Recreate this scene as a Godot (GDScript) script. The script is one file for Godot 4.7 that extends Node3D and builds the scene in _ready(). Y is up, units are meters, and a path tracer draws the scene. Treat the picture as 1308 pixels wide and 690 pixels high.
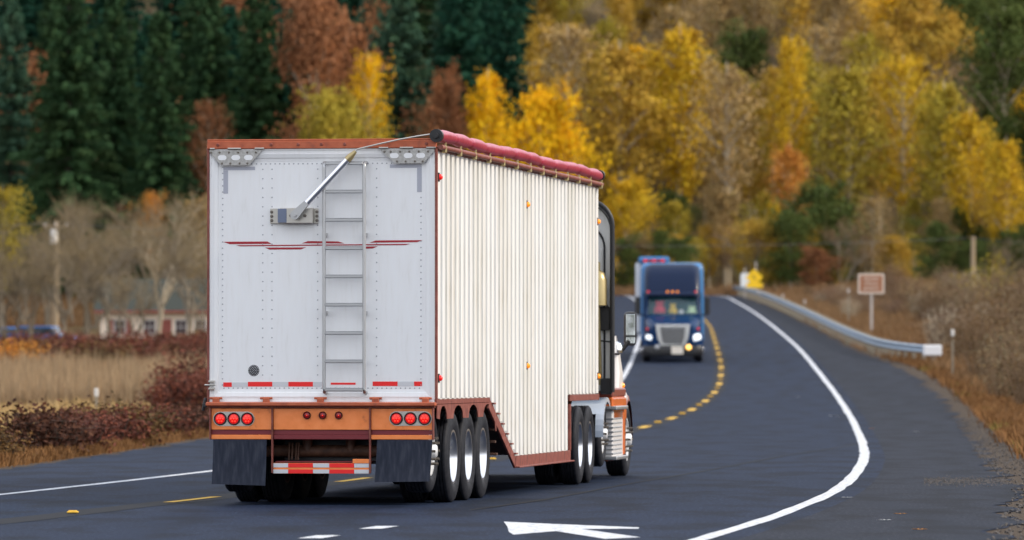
extends Node3D
# A chip trailer and its tractor on a bending autumn highway. Metres, y up, the camera looks along -z; "d" is the distance ahead of the camera (d = -z).

const EYE := 1.553
var rng := RandomNumberGenerator.new()
var taken := {}
var M := {}
var back_trees := []
var noise := FastNoiseLite.new()

# ---------------------------------------------------------------- mesh building
class MB:
	var v := PackedVector3Array()
	var n := PackedVector3Array()
	var c := PackedColorArray()
	var colored := false
	var tint := Color.WHITE
	var x := Transform3D()
	func tri(a: Vector3, b: Vector3, d: Vector3, out: Vector3) -> void:
		a = x * a; b = x * b; d = x * d
		var m := (d - a).cross(b - a)
		if m.dot(x.basis * out) < 0.0:
			var s := b; b = d; d = s
			m = -m
		m = m.normalized()
		v.append(a); v.append(b); v.append(d)
		n.append(m); n.append(m); n.append(m)
		if colored:
			c.append(tint); c.append(tint); c.append(tint)
	func quad(a: Vector3, b: Vector3, d: Vector3, e: Vector3, out: Vector3) -> void:
		tri(a, b, d, out)
		tri(a, d, e, out)
	func trin(a: Vector3, b: Vector3, d: Vector3, na: Vector3, nb: Vector3, nd: Vector3) -> void:
		a = x * a; b = x * b; d = x * d
		na = (x.basis * na).normalized(); nb = (x.basis * nb).normalized(); nd = (x.basis * nd).normalized()
		var m := (d - a).cross(b - a)
		if m.length_squared() < 1e-16:
			return
		if m.dot(na + nb + nd) < 0.0:
			v.append(a); v.append(d); v.append(b)
			n.append(na); n.append(nd); n.append(nb)
		else:
			v.append(a); v.append(b); v.append(d)
			n.append(na); n.append(nb); n.append(nd)
		if colored:
			c.append(tint); c.append(tint); c.append(tint)
	func leaf(a: Vector3, b: Vector3, d: Vector3, e: Vector3) -> void:
		var m := (d - a).cross(b - a).normalized()
		v.append(a); v.append(b); v.append(d); v.append(a); v.append(d); v.append(e)
		for k in 6:
			n.append(m)
			c.append(tint)
	func blade(a: Vector3, b: Vector3, d: Vector3) -> void:
		var m := (d - a).cross(b - a).normalized()
		v.append(a); v.append(b); v.append(d)
		for k in 3:
			n.append(m)
			c.append(tint)
	func box(at: Vector3, size: Vector3, bevel := 0.0, turn := Basis()) -> void:
		var keep := x
		x = x * Transform3D(turn, at)
		var h := size / 2.0
		var g := minf(bevel, minf(h.x, minf(h.y, h.z)) * 0.9)
		for a in 3:
			var p := (a + 1) % 3
			var q := (a + 2) % 3
			for s in [-1.0, 1.0]:
				var w := []
				for t in [[-1, -1], [1, -1], [1, 1], [-1, 1]]:
					var o := Vector3()
					o[a] = s * h[a]; o[p] = t[0] * (h[p] - g); o[q] = t[1] * (h[q] - g)
					w.append(o)
				var dir := Vector3(); dir[a] = s
				quad(w[0], w[1], w[2], w[3], dir)
				if g > 0.0:
					for s2 in [-1.0, 1.0]:
						var f := []
						for t in [-1.0, 1.0]:
							var o := Vector3()
							o[a] = s * h[a]; o[p] = s2 * (h[p] - g); o[q] = t * (h[q] - g)
							f.append(o)
							var o2 := Vector3()
							o2[a] = s * (h[a] - g); o2[p] = s2 * h[p]; o2[q] = t * (h[q] - g)
							f.append(o2)
						var dd := Vector3(); dd[a] = s; dd[p] = s2
						quad(f[0], f[1], f[3], f[2], dd)
		if g > 0.0:
			for sx in [-1.0, 1.0]:
				for sy in [-1.0, 1.0]:
					for sz in [-1.0, 1.0]:
						tri(Vector3(sx * h.x, sy * (h.y - g), sz * (h.z - g)), Vector3(sx * (h.x - g), sy * h.y, sz * (h.z - g)), Vector3(sx * (h.x - g), sy * (h.y - g), sz * h.z), Vector3(sx, sy, sz))
		x = keep
	func tube(path: Array, r: Variant, sides := 8, caps := true) -> void:
		var rings := []
		var dirs := []
		var up := Vector3.UP
		for i in path.size():
			var t: Vector3 = (path[mini(i + 1, path.size() - 1)] - path[maxi(i - 1, 0)]).normalized()
			if absf(t.dot(up)) > 0.9:
				up = Vector3.RIGHT if absf(t.x) < 0.9 else Vector3.BACK
			var u := t.cross(up).normalized()
			var w := u.cross(t).normalized()
			up = w
			var rr: float = r[i] if r is Array else r
			var ring := []
			var dr := []
			for k in sides:
				var o := u * cos(TAU * k / sides) + w * sin(TAU * k / sides)
				ring.append(path[i] + o * rr); dr.append(o)
			rings.append(ring); dirs.append(dr)
		for i in path.size() - 1:
			for k in sides:
				var j := (k + 1) % sides
				trin(rings[i][k], rings[i + 1][k], rings[i + 1][j], dirs[i][k], dirs[i + 1][k], dirs[i + 1][j])
				trin(rings[i][k], rings[i + 1][j], rings[i][j], dirs[i][k], dirs[i + 1][j], dirs[i][j])
		if caps:
			for e in [[0, 1], [path.size() - 1, path.size() - 2]]:
				var dir: Vector3 = path[e[0]] - path[e[1]]
				for k in range(1, sides - 1):
					tri(rings[e[0]][0], rings[e[0]][k], rings[e[0]][k + 1], dir)
	# profile points are (radius, height along the axis); at = frame whose y axis is the axis
	func lathe(prof: Array, seg: int, at := Transform3D()) -> void:
		var keep := x
		x = x * at
		var sn := []
		for i in prof.size() - 1:
			var t: Vector2 = (prof[i + 1] - prof[i])
			sn.append(Vector2(t.y, -t.x).normalized())
		for i in prof.size() - 1:
			var a: Vector2 = sn[i]
			var b: Vector2 = sn[i]
			if i > 0 and sn[i - 1].dot(sn[i]) > 0.6: a = (sn[i - 1] + sn[i]).normalized()
			if i < prof.size() - 2 and sn[i + 1].dot(sn[i]) > 0.6: b = (sn[i + 1] + sn[i]).normalized()
			for k in seg:
				var p := TAU * k / seg
				var q := TAU * (k + 1) / seg
				var e := Vector3(cos(p), 0, sin(p)); var f := Vector3(cos(q), 0, sin(q))
				var p0 = e * prof[i].x + Vector3.UP * prof[i].y
				var p1 = f * prof[i].x + Vector3.UP * prof[i].y
				var p2 = f * prof[i + 1].x + Vector3.UP * prof[i + 1].y
				var p3 = e * prof[i + 1].x + Vector3.UP * prof[i + 1].y
				var n0 := e * a.x + Vector3.UP * a.y; var n1 := f * a.x + Vector3.UP * a.y
				var n2 := f * b.x + Vector3.UP * b.y; var n3 := e * b.x + Vector3.UP * b.y
				trin(p0, p1, p2, n0, n1, n2)
				trin(p0, p2, p3, n0, n2, n3)
		x = keep
	# polygon in the x-y plane of at, from z = 0 back to z = -depth
	func prism(poly: PackedVector2Array, depth: float, at := Transform3D()) -> void:
		var keep := x
		x = x * at
		var idx := Geometry2D.triangulate_polygon(poly)
		for i in range(0, idx.size(), 3):
			var a := poly[idx[i]]; var b := poly[idx[i + 1]]; var d := poly[idx[i + 2]]
			tri(Vector3(a.x, a.y, 0), Vector3(b.x, b.y, 0), Vector3(d.x, d.y, 0), Vector3.BACK)
			tri(Vector3(a.x, a.y, -depth), Vector3(b.x, b.y, -depth), Vector3(d.x, d.y, -depth), Vector3.FORWARD)
		var s := 1.0 if Geometry2D.is_polygon_clockwise(poly) else -1.0
		for i in poly.size():
			var a := poly[i]; var b := poly[(i + 1) % poly.size()]
			var t := (b - a)
			quad(Vector3(a.x, a.y, 0), Vector3(b.x, b.y, 0), Vector3(b.x, b.y, -depth), Vector3(a.x, a.y, -depth), Vector3(-t.y, t.x, 0) * s)
		x = keep
	# rings of equal length, joined in order; smooth across both ways
	func loft(rings: Array, closed := true, cap := true) -> void:
		var m: int = rings[0].size()
		var nn := []
		for i in rings.size():
			var row := []
			for k in m:
				var kp := (k + 1) % m if closed else mini(k + 1, m - 1)
				var kn := (k + m - 1) % m if closed else maxi(k - 1, 0)
				var du: Vector3 = rings[i][kp] - rings[i][kn]
				var dv: Vector3 = rings[mini(i + 1, rings.size() - 1)][k] - rings[maxi(i - 1, 0)][k]
				row.append(du.cross(dv).normalized())
			nn.append(row)
		for i in rings.size() - 1:
			for k in (m if closed else m - 1):
				var j := (k + 1) % m
				var a: Vector3 = rings[i][k]; var b: Vector3 = rings[i][j]; var d: Vector3 = rings[i + 1][j]; var e: Vector3 = rings[i + 1][k]
				trin(a, b, d, nn[i][k], nn[i][j], nn[i + 1][j])
				trin(a, d, e, nn[i][k], nn[i + 1][j], nn[i + 1][k])
		if cap and closed:
			for e in [[0, 1], [rings.size() - 1, rings.size() - 2]]:
				var mid := Vector3()
				for p in rings[e[0]]: mid += p / m
				var mid2 := Vector3()
				for p in rings[e[1]]: mid2 += p / m
				for k in m:
					tri(mid, rings[e[0]][k], rings[e[0]][(k + 1) % m], mid - mid2)
	func commit() -> ArrayMesh:
		var arr := []
		arr.resize(Mesh.ARRAY_MAX)
		arr[Mesh.ARRAY_VERTEX] = v
		arr[Mesh.ARRAY_NORMAL] = n
		if c.size() == v.size():
			arr[Mesh.ARRAY_COLOR] = c
		var m := ArrayMesh.new()
		m.add_surface_from_arrays(Mesh.PRIMITIVE_TRIANGLES, arr)
		return m

func numbered(called: String) -> String:
	if not taken.has(called):
		taken[called] = 0
		return called
	taken[called] += 1
	return "%s_%03d" % [called, taken[called]]

func tag(o: Node3D, label: String, category: String, group := "", kind := "") -> Node3D:
	if label: o.set_meta("label", label)
	if category: o.set_meta("category", category)
	if group: o.set_meta("group", group)
	if kind: o.set_meta("kind", kind)
	return o

func thing(called: String, label: String, category: String, at := Vector3.ZERO, turn := 0.0, group := "") -> Node3D:
	var o := Node3D.new()
	o.name = numbered(called)
	add_child(o)
	o.position = at
	o.rotation.y = turn
	tag(o, label, category, group)
	return o

func part(parent: Node3D, called: String, mesh: Variant, mat: Material, label := "") -> MeshInstance3D:
	var o := MeshInstance3D.new()
	o.name = called if parent != self else numbered(called)
	o.mesh = mesh.commit() if mesh is MB else mesh
	o.material_override = mat
	parent.add_child(o, true)
	if label: o.set_meta("label", label)
	return o

func holder(parent: Node3D, called: String, at := Vector3.ZERO) -> Node3D:
	var o := Node3D.new()
	o.name = called
	parent.add_child(o, true)
	o.position = at
	return o

func struct(called: String, mesh: Variant, mat: Material) -> MeshInstance3D:
	var o := part(self, called, mesh, mat)
	o.set_meta("kind", "structure")
	return o

func lin(r: float, g: float, b: float, a := 1.0) -> Color:
	var k := Color(r, g, b).linear_to_srgb()
	k.a = a
	return k

func mat(called: String, r: float, g: float, b: float, rough := 0.6, metal := 0.0) -> StandardMaterial3D:
	var m := StandardMaterial3D.new()
	m.resource_name = called
	m.albedo_color = lin(r, g, b)
	m.roughness = rough
	m.metallic = metal
	if rough >= 0.7: m.metallic_specular = 0.2
	M[called] = m
	return m

func noise_tex(size: int, freq: float, seed_: int, stops: Array, octaves := 4, kind := FastNoiseLite.TYPE_SIMPLEX_SMOOTH) -> NoiseTexture2D:
	var f := FastNoiseLite.new()
	f.seed = seed_
	f.frequency = freq
	f.noise_type = kind
	f.fractal_octaves = octaves
	var t := NoiseTexture2D.new()
	t.width = size; t.height = size
	t.seamless = true
	t.noise = f
	var g := Gradient.new()
	var off := PackedFloat32Array()
	var col := PackedColorArray()
	for s in stops:
		off.append(s[0]); col.append(s[1])
	g.offsets = off
	g.colors = col
	t.color_ramp = g
	return t

func grey(x: float) -> Color:
	return Color(x, x, x)

func dress(m: StandardMaterial3D, t: Texture2D, scale: float, world := true) -> void:
	m.albedo_texture = t
	m.uv1_triplanar = true
	m.uv1_world_triplanar = world
	m.uv1_scale = Vector3.ONE * scale

func smooth(a: float, b: float, t: float) -> float:
	return smoothstep(a, b, t)

func along(table: Array, d: float) -> float:
	if d <= table[0].x:
		return table[0].y + (d - table[0].x) * (table[1].y - table[0].y) / (table[1].x - table[0].x)
	for i in range(1, table.size()):
		if d <= table[i].x:
			# Catmull-Rom on uneven knots (monotone enough for these tables)
			var p0: Vector2 = table[maxi(i - 2, 0)]; var p1: Vector2 = table[i - 1]; var p2: Vector2 = table[i]; var p3: Vector2 = table[mini(i + 1, table.size() - 1)]
			var t := (d - p1.x) / (p2.x - p1.x)
			var m1 := (p2.y - p0.y) / (p2.x - p0.x) * (p2.x - p1.x)
			var m2 := (p3.y - p1.y) / (p3.x - p1.x) * (p2.x - p1.x)
			var t2 := t * t
			var t3 := t2 * t
			return (2 * t3 - 3 * t2 + 1) * p1.y + (t3 - 2 * t2 + t) * m1 + (-2 * t3 + 3 * t2) * p2.y + (t3 - t2) * m2
	var l: Vector2 = table[-1]
	return l.y

# ---------------------------------------------------------------- the lie of the land
var RIGHT := [Vector2(30, -1.3), Vector2(52.4, 1.65), Vector2(61.9, 2.85), Vector2(74.6, 4.15), Vector2(93.9, 5.6), Vector2(108.8, 6.52), Vector2(129.8, 7.67), Vector2(156.5, 8.99), Vector2(188.9, 10.35), Vector2(224.7, 11.56), Vector2(257.6, 12.57), Vector2(291, 13.42), Vector2(331.5, 14.35), Vector2(371, 15.14), Vector2(417, 15.85), Vector2(445, 16.08), Vector2(500, 13.9), Vector2(560, 7.5)]
var YELLOW := [Vector2(30, -9.3), Vector2(59.4, -5.0), Vector2(68.5, -3.67), Vector2(79.8, -2.2), Vector2(100, -0.1), Vector2(135, 2.77), Vector2(163, 4.98), Vector2(192, 6.7), Vector2(222, 7.91), Vector2(242, 8.53), Vector2(275, 9.5), Vector2(318, 10.66), Vector2(371, 11.55), Vector2(445, 12.45), Vector2(500, 10.4), Vector2(560, 4.0)]
var LEFT := [Vector2(30, -11.9), Vector2(59, -7.75), Vector2(71, -6.19), Vector2(86.9, -4.47), Vector2(110, -2.3), Vector2(135, -0.4), Vector2(163, 1.7), Vector2(192, 3.3), Vector2(222, 4.4), Vector2(242, 5.0), Vector2(275, 5.95), Vector2(318, 7.1), Vector2(371, 8.0), Vector2(445, 8.9), Vector2(500, 6.9), Vector2(560, 0.5)]
var ASPHALT_R := [Vector2(30, 1.9), Vector2(52.4, 4.38), Vector2(67.7, 5.85), Vector2(76.6, 6.6), Vector2(100, 8.1), Vector2(124.5, 9.8), Vector2(160, 12.0), Vector2(190, 13.6), Vector2(222, 14.7), Vector2(242, 14.75), Vector2(258, 14.9), Vector2(276, 15.2), Vector2(324, 16.1), Vector2(388, 17.1), Vector2(430, 17.4), Vector2(460, 17.3), Vector2(500, 15.2), Vector2(560, 8.5)]

var ASPHALT_L := [Vector2(30, -15.2), Vector2(59, -11.0), Vector2(71, -9.4), Vector2(88, -7.75), Vector2(105, -7.0), Vector2(124, -6.4), Vector2(150, -4.2), Vector2(192, 0.6), Vector2(222, 2.2), Vector2(242, 3.0), Vector2(275, 4.0), Vector2(318, 5.2), Vector2(371, 6.2), Vector2(445, 7.1), Vector2(500, 5.2), Vector2(560, -1.5)]

func asphalt_l(d: float) -> float:
	return along(ASPHALT_L, d)

func rise(d: float) -> float:
	var a := 0.0
	if d > 110.0:
		a = 0.00012 * (d - 110) * (d - 110) if d < 210 else 1.2 + 0.024 * (d - 210)
	var t := maxf(d - 440, 0)
	a -= 0.00024 * t * t if t < 60 else 0.864 + 0.0288 * (t - 60)
	return a

func ground(x: float, d: float) -> float:
	var h := rise(minf(d, 470))
	var el := asphalt_l(d)
	var er := along(ASPHALT_R, d)
	var y := h
	if x < el:
		var u := el - x
		y = h - 0.03 - 0.4 * smooth(0.5, 3.5, u) + 0.25 * smooth(4, 9, u) - (0.45 * smooth(130, 200, d) + 0.75 * smooth(200, 280, d) + 1.1 * smooth(280, 360, d)) * smooth(2, 9, u)
		y += noise.get_noise_2d(x * 3, d * 3) * 0.35 * smooth(1, 6, u)
	elif x > er:
		var u := x - er
		y = h - 0.03 - 0.12 * smooth(0.6, 3, u) + 0.5 * smooth(3, 12, u) * smooth(90, 220, d)
		y += noise.get_noise_2d(x * 3, d * 3) * 0.4 * smooth(1.5, 6, u)
	else:
		y = h - 0.14
	if d > 470:
		y = lerpf(y, rise(470), smooth(470, 490, d)) - 0.3 * smooth(470, 490, d)
		var k := d - 492
		if k > 0:
			y += 0.3 * (k - 6 * (1 - exp(-k / 6.0)))
			y += noise.get_noise_2d(x, d) * 5.0 * smooth(0, 60, k)
	if d > 900:
		y = minf(y, 150.0 + noise.get_noise_2d(x * 0.2, d * 0.2) * 40.0)
	return y

# ---------------------------------------------------------------- scene
func _ready() -> void:
	rng.seed = 7
	noise.seed = 5
	noise.frequency = 0.02
	# camera: a long lens at eye height on the roadside, focused on the trailer's tail
	var cam := Camera3D.new()
	cam.name = "camera"
	add_child(cam)
	cam.position = Vector3(0, EYE, 0)
	cam.rotation_degrees.x = 0.9396
	var at := CameraAttributesPhysical.new()
	at.frustum_focal_length = 165.0
	at.exposure_aperture = 2.3
	at.frustum_focus_distance = 67.5
	at.frustum_near = 1.0
	at.frustum_far = 4000.0
	cam.attributes = at
	cam.projection = Camera3D.PROJECTION_FRUSTUM
	cam.near = 1.0
	cam.far = 4000.0
	cam.size = 2.0 * 345.0 / 7500.0
	cam.current = true
	# sky: bright thin cloud, soft low sun from the right
	var we := WorldEnvironment.new()
	we.name = "world"
	var env := Environment.new()
	env.background_mode = Environment.BG_SKY
	var sm := ProceduralSkyMaterial.new()
	sm.sky_top_color = Color(0.77, 0.79, 0.83)
	sm.sky_horizon_color = Color(0.91, 0.915, 0.925)
	sm.sky_curve = 0.12
	sm.ground_bottom_color = Color(0.30, 0.28, 0.26)
	sm.ground_horizon_color = Color(0.55, 0.53, 0.50)
	sm.energy_multiplier = 1.0
	var sky := Sky.new()
	sky.sky_material = sm
	env.sky = sky
	env.tonemap_mode = Environment.TONE_MAPPER_LINEAR
	env.tonemap_exposure = 2.3
	env.sdfgi_enabled = true
	env.ssao_enabled = true
	env.ssil_enabled = true
	we.environment = env
	add_child(we)
	var sun := DirectionalLight3D.new()
	sun.name = "sun"
	sun.light_energy = 0.46
	sun.light_color = Color(1.0, 0.945, 0.86)
	sun.light_angular_distance = 10.0
	sun.shadow_enabled = true
	add_child(sun)
	sun.look_at_from_position(Vector3(60, 42, 7), Vector3.ZERO)

	materials()
	land()
	markings()
	chip_trailer()
	tractor()
	blue_truck()
	roadside()
	forest()
	meadow()

func materials() -> void:
	var m := mat("asphalt", 0.56, 0.71, 0.96, 0.75)
	dress(m, noise_tex(1024, 0.13, 3, [[0.0, lin(0.011, 0.016, 0.026)], [0.36, lin(0.0135, 0.021, 0.038)], [0.5, lin(0.016, 0.0245, 0.0435)], [0.66, lin(0.0195, 0.029, 0.049)], [0.76, lin(0.06, 0.07, 0.095)], [0.88, lin(0.2, 0.21, 0.25)], [1.0, lin(0.3, 0.31, 0.34)]], 5), 0.13)
	m.detail_enabled = true
	m.detail_blend_mode = BaseMaterial3D.BLEND_MODE_MUL
	m.detail_uv_layer = BaseMaterial3D.DETAIL_UV_2
	m.uv2_triplanar = true
	m.uv2_world_triplanar = true
	m.uv2_scale = Vector3(0.09, 0.09, 0.03)
	m.detail_albedo = noise_tex(512, 0.02, 9, [[0.0, grey(0.62)], [0.38, grey(0.80)], [0.55, grey(0.93)], [1.0, grey(1.0)]], 4)
	m.heightmap_enabled = true
	m.heightmap_scale = 0.3
	m.heightmap_texture = noise_tex(1024, 0.13, 3, [[0.0, grey(0)], [1.0, grey(1)]], 3)
	m = m.duplicate()
	m.resource_name = "asphalt_dark"
	m.albedo_color = lin(0.4, 0.65, 0.95)
	M.asphalt_dark = m
	m = m.duplicate()
	m.resource_name = "asphalt_shoulder"
	m.albedo_color = lin(0.86, 0.74, 0.7)
	m.uv2_offset = Vector3(0.4, 0, 0.2)
	M.asphalt_shoulder = m
	m = mat("line_white", 1, 1, 1, 0.7)
	dress(m, noise_tex(512, 0.05, 4, [[0.0, lin(0.08, 0.085, 0.1)], [0.3, lin(0.34, 0.36, 0.4)], [0.45, lin(0.56, 0.575, 0.61)], [1.0, lin(0.68, 0.69, 0.71)]], 5), 0.35)
	m = mat("line_yellow", 1, 1, 1, 0.7)
	dress(m, noise_tex(256, 0.06, 6, [[0.0, lin(0.35, 0.22, 0.05)], [0.35, lin(0.62, 0.38, 0.06)], [1.0, lin(0.75, 0.47, 0.08)]], 4), 0.7)
	m = mat("tar", 0.012, 0.013, 0.018, 0.5)
	m = mat("gravel", 1, 1, 1, 0.95)
	dress(m, noise_tex(1024, 0.09, 12, [[0.0, lin(0.018, 0.013, 0.010)], [0.4, lin(0.052, 0.039, 0.029)], [0.6, lin(0.088, 0.067, 0.05)], [0.85, lin(0.14, 0.115, 0.09)], [1.0, lin(0.22, 0.19, 0.16)]], 3), 0.25)
	m.heightmap_enabled = true
	m.heightmap_scale = 2.5
	m.heightmap_texture = m.albedo_texture
	m = mat("soil", 1, 1, 1, 0.95)
	dress(m, noise_tex(512, 0.02, 14, [[0.0, lin(0.035, 0.024, 0.014)], [0.45, lin(0.085, 0.056, 0.028)], [0.6, lin(0.14, 0.095, 0.042)], [0.8, lin(0.09, 0.077, 0.028)], [1.0, lin(0.19, 0.14, 0.07)]], 5), 0.12)
	# trailer
	m = mat("trailer_white", 1, 1, 1, 0.42)
	dress(m, noise_tex(512, 0.012, 21, [[0.0, lin(0.77, 0.765, 0.755)], [0.3, lin(0.815, 0.815, 0.815)], [1.0, lin(0.835, 0.84, 0.845)]], 5), 0.5, false)
	m.uv1_scale = Vector3(2.2, 0.3, 1.0)
	m = mat("rib_white", 1, 1, 1, 0.45)
	dress(m, noise_tex(512, 0.015, 22, [[0.0, lin(0.54, 0.49, 0.40)], [0.22, lin(0.68, 0.665, 0.635)], [0.5, lin(0.735, 0.73, 0.715)], [1.0, lin(0.77, 0.77, 0.765)]], 5), 0.3, false)
	m.uv1_scale = Vector3(0.9, 0.12, 0.9)
	for k in 4:
		var v: StandardMaterial3D = M.rib_white.duplicate()
		v.albedo_color = [Color(1, 1, 1), Color(0.985, 0.982, 0.975), Color(0.965, 0.962, 0.95), Color(0.98, 0.985, 0.99)][k]
		v.uv1_offset = Vector3(k * 0.23, k * 0.37, k * 0.11)
		M["rib_%d" % k] = v
	mat("aluminium", 0.46, 0.465, 0.47, 0.36, 0.8)
	mat("polished", 0.86, 0.87, 0.9, 0.28, 1.0)
	mat("wheel_white", 0.76, 0.77, 0.79, 0.35, 0.35)
	mat("fender_pale", 0.60, 0.68, 0.80, 0.22, 0.2)
	mat("chrome", 0.85, 0.88, 0.93, 0.1, 1.0)
	m = mat("orange", 1, 1, 1, 0.42)
	dress(m, noise_tex(512, 0.02, 25, [[0.0, lin(0.5, 0.12, 0.035)], [0.22, lin(0.84, 0.225, 0.05)], [0.6, lin(0.9, 0.255, 0.065)], [1.0, lin(0.92, 0.28, 0.08)]], 5), 0.6, false)
	m = mat("orange_red", 1, 1, 1, 0.45)
	dress(m, noise_tex(512, 0.02, 24, [[0.0, lin(0.26, 0.06, 0.03)], [0.4, lin(0.44, 0.095, 0.035)], [1.0, lin(0.54, 0.14, 0.06)]], 5), 0.6, false)
	m = mat("red_oxide", 1, 1, 1, 0.55)
	dress(m, noise_tex(512, 0.02, 26, [[0.0, lin(0.10, 0.025, 0.018)], [0.4, lin(0.19, 0.045, 0.03)], [0.75, lin(0.24, 0.07, 0.05)], [1.0, lin(0.3, 0.12, 0.09)]], 5), 0.6, false)
	mat("dark_band", 0.17, 0.014, 0.02, 0.5)
	mat("tape_red", 0.85, 0.015, 0.015, 0.3)
	mat("tape_silver", 0.60, 0.61, 0.63, 0.3)
	mat("tape_grey", 0.40, 0.41, 0.47, 0.4)
	mat("stripe_red", 0.36, 0.008, 0.02, 0.4)
	m = mat("rubber", 1, 1, 1, 0.62)
	dress(m, noise_tex(256, 0.03, 27, [[0.0, lin(0.010, 0.011, 0.014)], [0.6, lin(0.019, 0.020, 0.026)], [1.0, lin(0.035, 0.035, 0.042)]], 4), 1.5, false)
	m.metallic_specular = 0.28
	m = mat("flap", 1, 1, 1, 0.6)
	dress(m, noise_tex(256, 0.02, 28, [[0.0, lin(0.016, 0.020, 0.032)], [0.5, lin(0.026, 0.031, 0.048)], [1.0, lin(0.05, 0.055, 0.072)]], 4), 1.5, false)
	m.uv1_scale = Vector3(3.0, 0.6, 1.0)
	m.metallic_specular = 0.25
	mat("dark_steel", 0.035, 0.035, 0.04, 0.5, 0.4)
	m = mat("grimy_steel", 1, 1, 1, 0.6)
	dress(m, noise_tex(256, 0.03, 29, [[0.0, lin(0.05, 0.025, 0.018)], [0.5, lin(0.11, 0.05, 0.03)], [1.0, lin(0.2, 0.1, 0.06)]], 4), 1.0, false)
	mat("rivet", 0.42, 0.43, 0.45, 0.4, 0.5)
	m = mat("vinyl", 1, 1, 1, 0.32)
	dress(m, noise_tex(256, 0.03, 30, [[0.0, lin(0.26, 0.014, 0.04)], [0.6, lin(0.40, 0.026, 0.07)], [1.0, lin(0.5, 0.07, 0.12)]], 4), 1.0, false)
	m = mat("lens_red", 0.75, 0.02, 0.02, 0.15)
	m.emission_enabled = true
	m.emission = Color(1.0, 0.04, 0.03)
	m.emission_energy_multiplier = 0.1
	mat("lens_dark_red", 0.32, 0.012, 0.012, 0.2)
	m = mat("lens_amber", 0.8, 0.3, 0.03, 0.2)
	m.emission_enabled = true
	m.emission = Color(1.0, 0.5, 0.05)
	m.emission_energy_multiplier = 0.3
	mat("plated", 0.5, 0.48, 0.44, 0.35, 0.8)
	m = mat("gusset", 1, 1, 1, 0.45, 0.5)
	dress(m, noise_tex(256, 0.05, 31, [[0.0, lin(0.32, 0.31, 0.29)], [1.0, lin(0.52, 0.51, 0.49)]], 4), 2.0, false)
	mat("bolt", 0.16, 0.14, 0.12, 0.5, 0.6)
	# tractor
	mat("cab_orange", 0.55, 0.12, 0.02, 0.25)
	mat("cab_white", 0.72, 0.70, 0.70, 0.25)
	mat("cab_maroon", 0.2, 0.045, 0.03, 0.35)
	mat("fairing_grey", 0.78, 0.78, 0.76, 0.5)
	mat("black_trim", 0.012, 0.012, 0.014, 0.45)
	mat("brass", 0.45, 0.36, 0.18, 0.35, 0.6)
	mat("olive_grime", 0.11, 0.095, 0.05, 0.7)
	m = mat("mirror_glass", 0.75, 0.8, 0.82, 0.02, 1.0)
	# blue truck
	m = mat("blue_paint", 0.001, 0.024, 0.085, 0.32)
	m.metallic_specular = 0.22
	m.clearcoat_enabled = true
	m.clearcoat = 0.15
	m.clearcoat_roughness = 0.05
	m = mat("navy_paint", 0.0015, 0.010, 0.04, 0.4)
	m.metallic_specular = 0.3
	m.clearcoat_enabled = true
	m.clearcoat = 0.1
	m.clearcoat_roughness = 0.05
	m = mat("light_blue_paint", 0.025, 0.15, 0.36, 0.3)
	mat("dash_dark", 0.012, 0.02, 0.026, 0.8)
	m = StandardMaterial3D.new()
	m.resource_name = "pane"
	m.transparency = BaseMaterial3D.TRANSPARENCY_ALPHA
	m.albedo_color = Color(0.25, 0.45, 0.5, 0.25)
	m.roughness = 0.03
	M.pane = m
	m = mat("headlamp", 0.9, 0.92, 0.95, 0.1)
	m.emission_enabled = true
	m.emission = Color(0.93, 0.97, 1.0)
	m.emission_energy_multiplier = 0.45
	m = mat("fog_lamp", 0.9, 0.7, 0.3, 0.1)
	m.emission_enabled = true
	m.emission = Color(1.0, 0.72, 0.28)
	m.emission_energy_multiplier = 1.4
	mat("toy_red", 0.6, 0.02, 0.05, 0.8)
	mat("toy_yellow", 0.8, 0.5, 0.02, 0.8)
	mat("toy_pale", 0.6, 0.75, 0.45, 0.8)
	mat("toy_white", 0.7, 0.7, 0.75, 0.8)
	mat("van_white", 0.6, 0.63, 0.68, 0.4)
	mat("plate_cream", 0.75, 0.68, 0.58, 0.5)
	# roadside
	m = mat("galvanised", 1, 1, 1, 0.35, 0.6)
	dress(m, noise_tex(256, 0.03, 33, [[0.0, lin(0.15, 0.23, 0.33)], [0.5, lin(0.24, 0.34, 0.46)], [1.0, lin(0.4, 0.48, 0.56)]], 4), 0.5)
	mat("post_wood", 0.30, 0.26, 0.20, 0.85)
	mat("rail_end", 0.62, 0.63, 0.66, 0.45)
	mat("sign_brown", 0.34, 0.125, 0.05, 0.45)
	mat("sign_pale", 0.66, 0.54, 0.44, 0.45)
	mat("sign_yellow", 0.95, 0.58, 0.0, 0.4)
	mat("sign_black", 0.02, 0.02, 0.02, 0.5)
	mat("sign_white", 0.8, 0.8, 0.78, 0.4)
	mat("sign_green", 0.03, 0.36, 0.16, 0.4)
	mat("sign_post", 0.48, 0.43, 0.39, 0.6)
	mat("pole_wood", 0.34, 0.26, 0.17, 0.85)
	mat("wire", 0.10, 0.10, 0.11, 0.6)
	mat("house_wall", 0.88, 0.73, 0.58, 0.8)
	mat("house_roof", 0.05, 0.056, 0.05, 0.9)
	mat("house_trim", 0.65, 0.62, 0.58, 0.7)
	mat("house_window", 0.05, 0.03, 0.035, 0.15)
	mat("house_shutter", 0.30, 0.10, 0.08, 0.7)
	mat("car_blue", 0.02, 0.13, 0.42, 0.3)
	mat("car_glass", 0.02, 0.03, 0.04, 0.08)

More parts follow.
